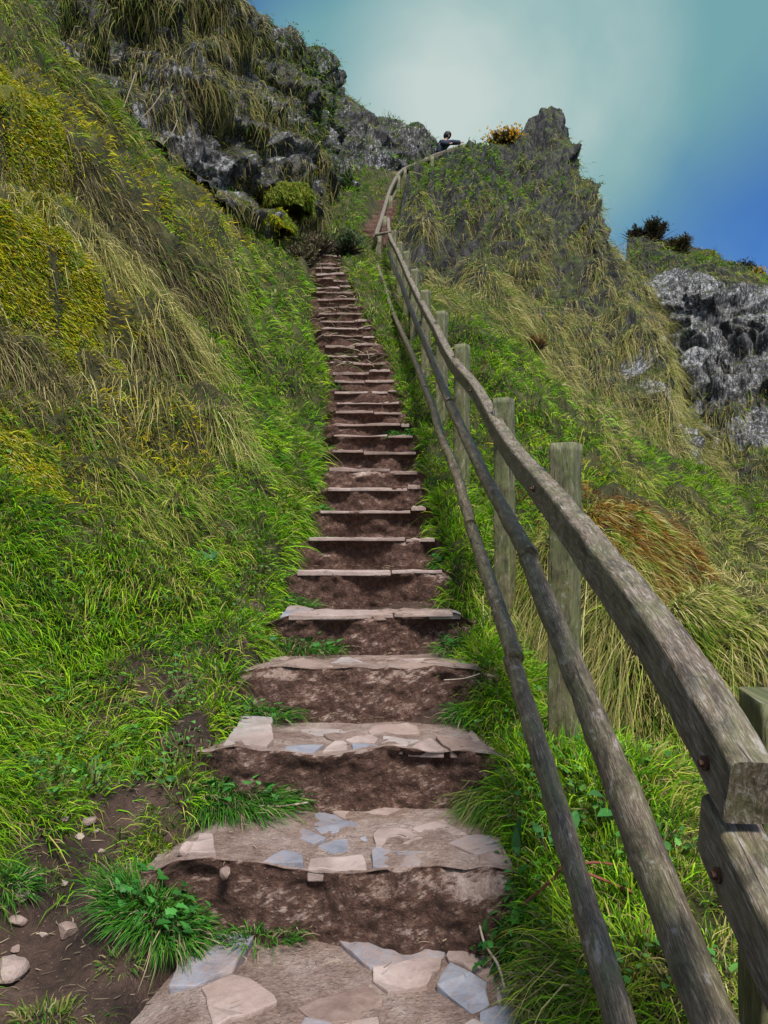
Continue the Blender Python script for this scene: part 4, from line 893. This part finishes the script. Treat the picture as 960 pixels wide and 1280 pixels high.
# tall dead stems on the left bank against the rocks
for k, (x, y, x2, y2, d) in enumerate([(120,205,170,90,11.6),(165,160,205,112,12.4),(110,190,150,165,11.5),(200,185,222,150,12.8),(112,185,118,140,11.5),(160,150,150,125,12.4),(222,200,230,175,13)]):
    a = Vector(W(x, y, d)); b = Vector(W(x2, y2, d)); c = (a+b)/2+Vector((.06, 0, .02))
    o = sweep('dead_weed', [a[:], c[:], b[:]], circ(.008, 6), M_TWIG if k < 4 else M_STEM, None, .002, 5, (0, 0, 0))
    tag(o, ['tallest pale dead stem leaning right in front of the left rock', 'pale dead stem right of the tallest one by the rock', 'low pale dead stem leaning hard right on the bank', 'short pale stem touching the white rock', 'dark upright stem on the bank at the foot of the tallest pale one', 'thin dark stem leaning left near the rock', 'shortest dark stem below the white rock'][k], 'weed', 'dead weeds on the upper left bank')
# litter on the steps and mud
litter_P = []
for k in range(900):
    kk = random.randrange(0, 9); xl, xr, d, z = STEPS[kk]; t = STEPS[kk+1][2]-d
    litter_P.append((random.uniform(xl, xr), d+t*(1-random.random()**2)*.98, z+.02))
for k in range(1500):
    x, y, r = BAREP[random.randrange(len(BAREP))]; X = x+random.gauss(0, r*.8); Y = y+random.gauss(0, r*.8)
    litter_P.append((X, Y, float(hz0(np.array(X), np.array(Y)))))
NL = len(litter_P)
LP = np.array(litter_P); m_ = LP[900:]; LP[900:, 2] = hz(m_[:, 0], m_[:, 1])+.008
up_ = []
for k in range(420):
    kk = random.choice(range(18, 34)); xl, xr, d, z = STEPS[kk]; u_ = random.random()
    up_.append((xl+(xr-xl)*random.choice((u_**2.2, 1-u_**3, u_)), d-random.uniform(0, .12), z-random.uniform(-.04, .18)))
up_ = np.array(up_); n = len(up_); D = RNG.normal(size=(n, 3))*np.array([1., .25, .3]); D[:, 1] -= .2; D /= np.linalg.norm(D, axis=1)[:, None]
pl_ = np.array([(.3, .25, .17), (.2, .15, .1), (.1, .09, .05), (.08, .13, .03)])
o = link('dead_straw', blades_mesh('dead_straw', up_, D, np.tile([0, -.1, -.35], (n, 1)), .15+.3*RNG.random(n), .006+.007*RNG.random(n), pl_[RNG.integers(0, 4, n)]*(.6+.7*RNG.random((n, 1))), 3), M_DRY)
tag(o, 'dead stalks and straw fallen across the dark upper steps', 'straw', kind='stuff')
n = len(LP); ang = RNG.random(n)*6.28
D = np.stack([np.cos(ang), np.sin(ang), RNG.random(n)*.15], -1)
B = np.stack([-np.sin(ang)*.3, np.cos(ang)*.3, -.1*np.ones(n)], -1)
o = link('litter', blades_mesh('litter', LP, D, B, .02+.05*RNG.random(n), .0018+.003*RNG.random(n), np.array([.28, .22, .15])*(.3+.9*RNG.random((n, 1))), 3), M_DRY)
tag(o, 'scraps of dry grass and twig scattered over the mud and treads', 'litter', kind='stuff')

# bushes
def bush(name, lab, x, y, d, r, h, pal, nf=2500, flower=None, spiky=True, group=None):
    b = Vector(W(x, y, d)); o = empty(name, b); tag(o, lab, 'bush', group)
    segs = []
    for k in range(16):
        a = random.uniform(0, 6.28); e = Vector((math.cos(a)*r*random.uniform(.3, .9), math.sin(a)*r*random.uniform(.3, .9), h*random.uniform(.5, 1.)))
        segs.append(e)
    P0 = []; D0 = []
    nst = np.array([e[:] for e in segs])
    # stems as tapered blades of some width, foliage as dense spines round their ends
    sm = tuft_mesh('stem', r*.2, h, 60, [(.05,.04,.03)], lean=r/h*1.6, droop=.0, w=.05, dry=0)
    link('stem', sm, M_BLADE, o)
    c = nst[RNG.integers(0, len(nst), nf)]; rr = np.abs(RNG.normal(size=(nf, 1)))*r*.17
    dv = RNG.normal(size=(nf, 3)); dv /= np.linalg.norm(dv, axis=1)[:, None]
    P = c*(.5+.5*RNG.random((nf, 1)))+dv*rr; Dd = dv*.6+np.array([0, 0, .6])+RNG.normal(size=(nf, 3))*.3; Dd /= np.linalg.norm(Dd, axis=1)[:, None]
    pal = np.array(pal); C = pal[RNG.integers(0, len(pal), nf)]*(.6+.8*RNG.random((nf, 1)))
    wv_ = np.full(nf, max(.02, d*.0014)); B0 = np.zeros((nf, 3)); Ln = r*.22*(.6+.8*RNG.random(nf))
    if flower:
        k = nf//4; c = nst[RNG.integers(0, len(nst), k)]; P = np.r_[P, c+RNG.normal(size=(k, 3))*r*.2]; Dd = np.r_[Dd, np.tile([0, 0, 1.], (k, 1))]; B0 = np.zeros((nf+k, 3))
        Ln = np.r_[Ln, np.full(k, .09*d/30)]; wv_ = np.r_[wv_, np.full(k, .08*d/30)]; C = np.r_[C, np.array(flower)*(.6+.7*RNG.random((k, 1)))]
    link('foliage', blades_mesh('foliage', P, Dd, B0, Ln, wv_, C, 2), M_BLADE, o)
    return o
BG = 'gorse bushes along the skyline'
DK = [(.02,.025,.012),(.035,.04,.015),(.05,.035,.02)]
bush('gorse_bush', 'yellow flowered gorse bush left of the rocky peak', 630,181,36.5,.95,.32,[(.05,.05,.015),(.09,.06,.02)],2600,(.5,.26,.01),group=BG)
bush('gorse_bush', 'dark spindly bush where the headland skyline begins', 793,304,33.5,.45,.75,DK,900,group=BG)
bush('gorse_bush', 'dense dark brown bush second from the ridge on the headland skyline', 818,306,33,.75,.95,DK,3000,group=BG)
bush('gorse_bush', 'brown and gold bush sloping down the headland, third from the ridge', 846,322,32,.75,.7,DK+[(.12,.09,.02)],2600,group=BG)
bush('gorse_bush', 'small yellow topped bush in the middle of the headland skyline', 885,326,33,.4,.25,[(.06,.07,.015)],900,(.4,.3,.02),group=BG)
bush('gorse_bush', 'long low dark bush near the right end of the headland skyline', 922,344,32.5,.75,.4,DK,2400,group=BG)
bush('gorse_bush', 'dark bush with golden tips at the right edge of the skyline', 943,352,32,.5,.4,DK,1600,(.4,.25,.02),group=BG)
bush('gorse_bush', 'little dark bush on the skyline of the left crag', 372,90,23,.3,.3,DK,500,group=BG)
bush('heather_clump', 'faint grey twiggy clump right of the leaning person', 592,192,35,.5,.35,[(.12,.14,.13),(.08,.1,.08)],700)
bush('bracken_clump', 'small red brown dead bracken clump in the grass above the fence', 668,438,14.,.28,.22,[(.2,.07,.02),(.14,.06,.02),(.08,.06,.02)],900)

# cushions of moss and dead growth: shaped mounds under a dense pile of short blades
def mound(name, lab, cat, c, rx, ry, rz_, zt, n, L, rotz=0., group=None):
    if len(c) == 2:
        o = empty(name, (0, 0, 0)); tilt_to(o, c[0], c[1], 2.2); c = tuple(o.location); o.location.z -= rz_*.45; Qr = o.rotation_quaternion.copy(); o.rotation_quaternion = Qr @ Matrix.Rotation(rotz, 3, 'Z').to_quaternion()
    else: o = empty(name, c)
    tag(o, lab, cat, group)
    th = np.linspace(0, 2*np.pi, 40); ph = np.linspace(0.02, np.pi*.62, 20)
    V = np.stack([np.sin(ph)[:, None]*np.cos(th)[None]*rx, np.sin(ph)[:, None]*np.sin(th)[None]*ry, np.repeat(np.cos(ph)[:, None], 40, 1)*rz_], -1)
    N0 = V/np.array([rx, ry, rz_])**2; N0 /= np.linalg.norm(N0, axis=-1)[..., None]
    dsp = fbm(V+np.array(c), 2.2/max(rx, .3), 4, 80)*.85*max(rz_, rx*.4); dsp[:, -1] = dsp[:, 0]; V = V+N0*dsp[..., None]
    link('cushion', grid_mesh('cushion', V, flip=True), M_MOSS if zt in (2, 3) else M_HILL, o)
    ar = lambda c_, n_: np.full(c_.shape[:2], n/(4*rx*ry+2*(rx+ry)*rz_))
    P, Nn = scatter(V, ar, 1.); Nn = np.where((Nn*P).sum(1)[:, None] < 0, -Nn, Nn); k = len(P)
    D = Nn+RNG.normal(size=(k, 3))*.35+np.array([.2, -.1, 0]); D /= np.linalg.norm(D, axis=1)[:, None]
    pz = RNG.choice([zt, 3, 0 if zt == 2 else 1], size=k, p=[.8, .12, .08]); bl = fbm(P+np.array(c), 3., 2, 90) > .12; pz[bl & (zt == 2)] = 3; C = PALA[pz, RNG.integers(0, 4, k)]*(.6+.8*RNG.random((k, 1)))
    d = c[1]
    link('pile', blades_mesh('pile', P, D, np.tile([.1, 0, -.5], (k, 1)), L*(.5+RNG.random(k)), (.003+.0007*d)*(.7+.6*RNG.random(k)), C, 2 if d > 8 else 3), M_BLADE, o)
def patch(name, lab, cat, x, y, rx, ry, bump, zt, n, L, rot=0., group=None, mixp=(.75, .15, .10)):
    p0 = hit(x, y, 2.2); o = empty(name, p0); tag(o, lab, cat, group)
    th = np.linspace(0, 2*np.pi, 72); r = np.linspace(0, 1, 22)
    er = 1+fbm(np.stack([np.cos(th)*1.3, np.sin(th)*1.3, np.full(72, x*.37)], -1), 1., 3, 91)*.7; er[-1] = er[0]
    lx = r[:, None]*np.cos(th)*rx*er; ly = r[:, None]*np.sin(th)*ry*er
    X = p0.x+lx*math.cos(rot)-ly*math.sin(rot); Y = p0.y+lx*math.sin(rot)+ly*math.cos(rot); Zh = hz(X, Y)
    Zh = Zh+bump*(1-r[:, None]**2)*(1+.9*fbm(np.stack([X*4, Y*4, X*0], -1), 1., 3, 92))-.035*r[:, None]**4
    V = np.stack([X, Y, Zh], -1)-np.array(p0)
    link('cushion', grid_mesh('cushion', V), M_MOSS if zt in (2, 3) else M_HILL, o)
    A = math.pi*rx*ry*1.4
    P, Nn = scatter(V, lambda c_, n_: n/A*smooth(-.35, .1, fbm(c_+np.array(p0), 5., 3, 93)), 1.); Nn = np.where(Nn[:, 2:3] < 0, -Nn, Nn); k = len(P)
    D = Nn+RNG.normal(size=(k, 3))*.5+np.array([.3, -.2, .1]); D /= np.linalg.norm(D, axis=1)[:, None]
    pz = RNG.choice([zt, 3, 1], size=k, p=mixp); pz[(fbm(P+np.array(p0), 4., 2, 90) > .2)] = 3
    C = PALA[pz, RNG.integers(0, 4, k)]*(.6+.8*RNG.random((k, 1))); Lk_ = L*(.5+RNG.random(k))*np.where((pz == 1) & (zt != 1), 1.6, 1.)
    link('pile', blades_mesh('pile', P, D, np.tile([.25, -.1, -.5], (k, 1)), Lk_, (.003+.0007*p0.y)*(.7+.6*RNG.random(k)), C, 3), M_BLADE, o)
MG = 'yellow moss cushions on the left bank and crag'
mound('moss_cushion', 'golden moss cushion below the white rocks near the head of the bank', 'moss', W(338,284,14.75), .42, .4, .26, 2, 5000, .06, group=MG)
mound('moss_cushion', 'yellow green mossy dome above the golden cushion', 'moss', W(358,256,16.), .5, .5, .35, 3, 5000, .09, group=MG)

patch('moss_cushion', 'large golden moss lip at the upper left edge of the photo', 'moss', 35, 135, 1.1, .4, .10, 2, 13000, .05, -.6, MG)
patch('moss_cushion', 'yellow moss ledge at the left edge, a third of the way down', 'moss', 30, 300, .5, .28, .07, 2, 10000, .035, -.3, MG)
patch('moss_cushion', 'long yellow moss ledge with dark gaps, under the shorter ledge at the left edge', 'moss', 100, 362, .62, .24, .07, 2, 10000, .035, -.2, MG)
patch('moss_cushion', 'thick mossy grass cushion at the left edge half way down', 'moss', 25, 580, .32, .26, .05, 2, 7000, .05, -.2, MG)
patch('dead_tussock', 'rust orange tussock on the slope right of the fence', 'tussock', 800, 670, .5, .36, .14, 5, 15000, .10, .3, None, (.84, .06, .10))
patch('dead_tussock', 'pale straw tussock overhanging the dark hollow at the right', 'tussock', 905, 785, .5, .3, .12, 1, 10000, .12, 0., None, (.7, .2, .1))
patch('dead_tussock', 'brown grass tussock beside the fence in front of the hollow', 'tussock', 740, 800, .24, .22, .10, 1, 6000, .13, 0., None, (.6, .2, .2))
bush('dead_shrub', 'grey brown tangle of dead shrub closing the top of the visible steps', 398, 322, 16.0, .35, .5, [(.12,.09,.06),(.2,.16,.1),(.06,.08,.03)], 1500)
bush('dead_shrub', 'brown leafless scrub on the bank just left of the last visible steps', 376, 335, 15.6, .4, .45, [(.10,.07,.045),(.05,.07,.025),(.22,.18,.1)], 1500)
bush('dead_shrub', 'dull green scrub filling the gully between the last visible steps and the fence', 432, 318, 16.6, .5, .4, [(.03,.08,.03),(.05,.12,.04),(.16,.14,.08)], 1700)

# ------------------------------------------------------------------ the person leaning on the rail
def skin_mesh(name, verts, edges, radii, root, mat, sub=2):
    me = bpy.data.meshes.new(name); me.from_pydata(verts, edges, []); o = bpy.data.objects.new(name, me); COL.objects.link(o)
    sk = o.modifiers.new('skin', 'SKIN'); sk.use_smooth_shade = True; ss = o.modifiers.new('sub', 'SUBSURF'); ss.levels = ss.render_levels = sub
    for k, r in enumerate(radii):
        rr = r if isinstance(r, tuple) else (r, r); me.skin_vertices[0].data[k].radius = rr; me.skin_vertices[0].data[k].use_root = (k == root)
    dg = bpy.context.evaluated_depsgraph_get(); m2 = bpy.data.meshes.new_from_object(o.evaluated_get(dg)); m2.name = name
    bpy.data.objects.remove(o); return m2
PB = Vector(W(549,190,33.2)); PB.z = W(549,190,33.2)[2]-1.13
person = empty('person', PB); person.scale = (1.15,)*3; tag(person, 'person in a dark navy jacket leaning over the rail with one arm stretched along it', 'person')
# local coordinates: x right (along the rail, uphill), y away; feet at z=0
J = {'pel': (0, 0, .86), 'wai': (.04, -.03, 1.0), 'che': (.14, -.08, 1.2), 'nek': (.24, -.10, 1.37), 'hd0': (.28, -.11, 1.45), 'hd1': (.31, -.12, 1.55), 'hd2': (.32, -.12, 1.63),
     'lh': (-.09, .02, .82), 'lk': (-.12, -.04, .45), 'la': (-.13, .04, .09), 'lt': (-.09, -.12, .04), 'rh': (.09, .02, .82), 'rk': (.13, -.06, .46), 'ra': (.14, .02, .09), 'rt': (.18, -.14, .04),
     'ls': (.08, -.02, 1.34), 'le': (.16, -.28, 1.16), 'lw': (.38, -.32, 1.14), 'lf': (.47, -.33, 1.16), 'rs': (.34, -.12, 1.30), 're': (.58, -.2, 1.24), 'rw': (.80, -.24, 1.22), 'rf': (.90, -.26, 1.24)}
nm = list(J); ix = {k: i for i, k in enumerate(nm)}
E = [('pel','wai'),('wai','che'),('che','nek'),('nek','hd0'),('hd0','hd1'),('hd1','hd2'),('pel','lh'),('lh','lk'),('lk','la'),('la','lt'),('pel','rh'),('rh','rk'),('rk','ra'),('ra','rt'),('che','ls'),('ls','le'),('le','lw'),('lw','lf'),('che','rs'),('rs','re'),('re','rw'),('rw','rf')]
rad = {'pel': (.15, .11), 'wai': (.14, .10), 'che': (.17, .12), 'nek': .06, 'hd0': .075, 'hd1': .1, 'hd2': .07, 'lh': .085, 'rh': .085, 'lk': .058, 'rk': .058, 'la': .04, 'ra': .04, 'lt': .035, 'rt': .035, 'ls': .06, 'rs': .06, 'le': .042, 're': .042, 'lw': .03, 'rw': .03, 'lf': .028, 'rf': .028}
M_SKIN = mat_plain('skin', (.45, .26, .18), .55, .35, 12); M_NAVY = mat_plain('navy_jacket', (.012, .02, .04), .8, .3, 30); M_TRS = mat_plain('dark_trousers', (.015, .016, .02), .85, .3, 30); M_HAIR = mat_plain('dark_hair', (.012, .01, .01), .6, .3, 80); M_BOOT = mat_plain('boots', (.02, .015, .012), .6)
link('body', skin_mesh('body', [J[k] for k in nm], [(ix[a], ix[b]) for a, b in E], [rad[k] for k in nm], 0, M_SKIN), M_SKIN, person)
def cloth(name, keys, edges, grow, mat, root=0):
    kk = {k: i for i, k in enumerate(keys)}
    rr = [tuple(q+grow for q in (rad[k] if isinstance(rad[k], tuple) else (rad[k],)*2)) for k in keys]
    link(name, skin_mesh(name, [J[k] for k in keys], [(kk[a], kk[b]) for a, b in edges], rr, root, mat), mat, person)
cloth('jacket', ['che','pel','wai','nek','ls','le','lw','rs','re','rw'], [('pel','wai'),('wai','che'),('che','nek'),('che','ls'),('ls','le'),('le','lw'),('che','rs'),('rs','re'),('re','rw')], .055, M_NAVY)
cloth('trousers', ['pel','lh','lk','la','rh','rk','ra'], [('pel','lh'),('lh','lk'),('lk','la'),('pel','rh'),('rh','rk'),('rk','ra')], .016, M_TRS)
for a, t in (('la', 'lt'), ('ra', 'rt')):
    link('boot', skin_mesh('boot', [J[a], J[t]], [(0, 1)], [.06, .05], 0, M_BOOT), M_BOOT, person)
bm = bmesh.new(); bmesh.ops.create_icosphere(bm, subdivisions=3, radius=1.)
for v in bm.verts:
    c = v.co.copy(); v.co = Vector((.30+c.x*.15+.02*c.z, -.09+c.y*.15, 1.565+c.z*.15+.008*math.sin(c.x*7+c.y*5)))
bmesh.ops.delete(bm, geom=[v for v in bm.verts if v.co.y < -.17 and v.co.x > .36 and v.co.z < 1.58], context='VERTS')
me = bpy.data.meshes.new('hair'); bm.to_mesh(me); bm.free(); link('hair', me, M_HAIR, person)
bm = bmesh.new()
for sx, sy, sz, r in ((.375, -.19, 1.545, .012), (.335, -.225, 1.545, .012)): bmesh.ops.create_icosphere(bm, subdivisions=2, radius=r, matrix=Matrix.Translation((sx, sy, sz)))
me = bpy.data.meshes.new('eyes'); bm.to_mesh(me); bm.free(); link('eyes', me, M_HAIR, person)

# ------------------------------------------------------------------ sky, sun, camera
w = bpy.data.worlds.new('World'); scene.world = w; w.use_nodes = True; nt = w.node_tree; nt.nodes.clear()
SUN_EL, SUN_AZ = R(56), R(160)       # azimuth measured from straight ahead towards the right
sky = nd(nt, 'ShaderNodeTexSky', sky_type='NISHITA', sun_disc=False, sun_elevation=SUN_EL, sun_rotation=SUN_AZ, air_density=1.2, dust_density=.6, ozone_density=2.5)
tc = nd(nt, 'ShaderNodeTexCoord'); vec = tc.outputs['Generated']
def dirn(x, y): v = Vector(((x-480)/960, 1, (640-y)/960)).normalized(); return v
def lobe(x, y, lo, hi):
    dp = nd(nt, 'ShaderNodeVectorMath', operation='DOT_PRODUCT'); nt.links.new(vec, dp.inputs[0]); dp.inputs[1].default_value = dirn(x, y)
    mr = nd(nt, 'ShaderNodeMapRange', interpolation_type='SMOOTHSTEP'); nt.links.new(dp.outputs['Value'], mr.inputs[0])
    mr.inputs[1].default_value = math.cos(R(hi)); mr.inputs[2].default_value = math.cos(R(lo)); return mr.outputs[0]
bg = nd(nt, 'ShaderNodeBackground'); out = nd(nt, 'ShaderNodeOutputWorld')
n1 = noise(nt, vec, 1.6, 6, .5, .5); n2 = noise(nt, vec, 3.4, 5, .5, .3)
skyc = mix(nt, 1., sky.outputs[0], (.28, .54, .92), 'MULTIPLY')
wob = math_(nt, 'MULTIPLY', math_(nt, 'SUBTRACT', n1.outputs[0], .5), 1.5)
halo = math_(nt, 'ADD', math_(nt, 'MAXIMUM', math_(nt, 'MAXIMUM', lobe(630,100,4,17.5), lobe(790,-60,3,17)), lobe(470,140,1,11.5)), wob, True)
core = math_(nt, 'ADD', lobe(640,110,0,13), math_(nt, 'MULTIPLY', math_(nt, 'SUBTRACT', n2.outputs[0], .5), .7), True)
sz_ = nd(nt, 'ShaderNodeSeparateXYZ'); nt.links.new(vec, sz_.inputs[0])
over = math_(nt, 'MULTIPLY', ramp(nt, sz_.outputs[2], [(.66, (0,)*3), (.9, (1,)*3)]), .95)
behind = ramp(nt, math_(nt, 'MULTIPLY', sz_.outputs[1], -1.), [(.0, (0,)*3), (.5, (.85,)*3)])
SK = .07
fin = mix(nt, halo, skyc, (1.35, 3.0, 3.3)); fin = mix(nt, core, fin, mix(nt, ramp(nt, n2.outputs[0], [(.35, (0,)*3), (.65, (1,)*3)]), (2.7, 4.1, 4.1), (4.4, 5.2, 5.0)))
fin = mix(nt, math_(nt, 'MAXIMUM', over, behind), fin, (5.6, 6.6, 8.0))
nt.links.new(fin, bg.inputs[0]); bg.inputs[1].default_value = SK; nt.links.new(bg.outputs[0], out.inputs[0])
sd = bpy.data.lights.new('sun', 'SUN'); sd.energy = 3.7; sd.angle = R(14); sd.color = (1, .96, .9); so = bpy.data.objects.new('sun', sd); COL.objects.link(so)
dv = Vector((math.sin(SUN_AZ)*math.cos(SUN_EL), math.cos(SUN_AZ)*math.cos(SUN_EL), math.sin(SUN_EL))); so.rotation_euler = dv.to_track_quat('Z', 'Y').to_euler(); so.location = (5, 5, 30)
cd = bpy.data.cameras.new('camera'); co_ = bpy.data.objects.new('camera', cd); COL.objects.link(co_)
co_.location = (0, 0, EYE); co_.rotation_euler = (R(90), 0, 0); cd.sensor_fit = 'HORIZONTAL'; cd.sensor_width = 36; cd.lens = 36; cd.clip_start = .05; cd.clip_end = 3000
scene.camera = co_
scene.view_settings.view_transform = 'Standard'; scene.view_settings.look = 'None'; scene.view_settings.exposure = .85; scene.view_settings.gamma = 1
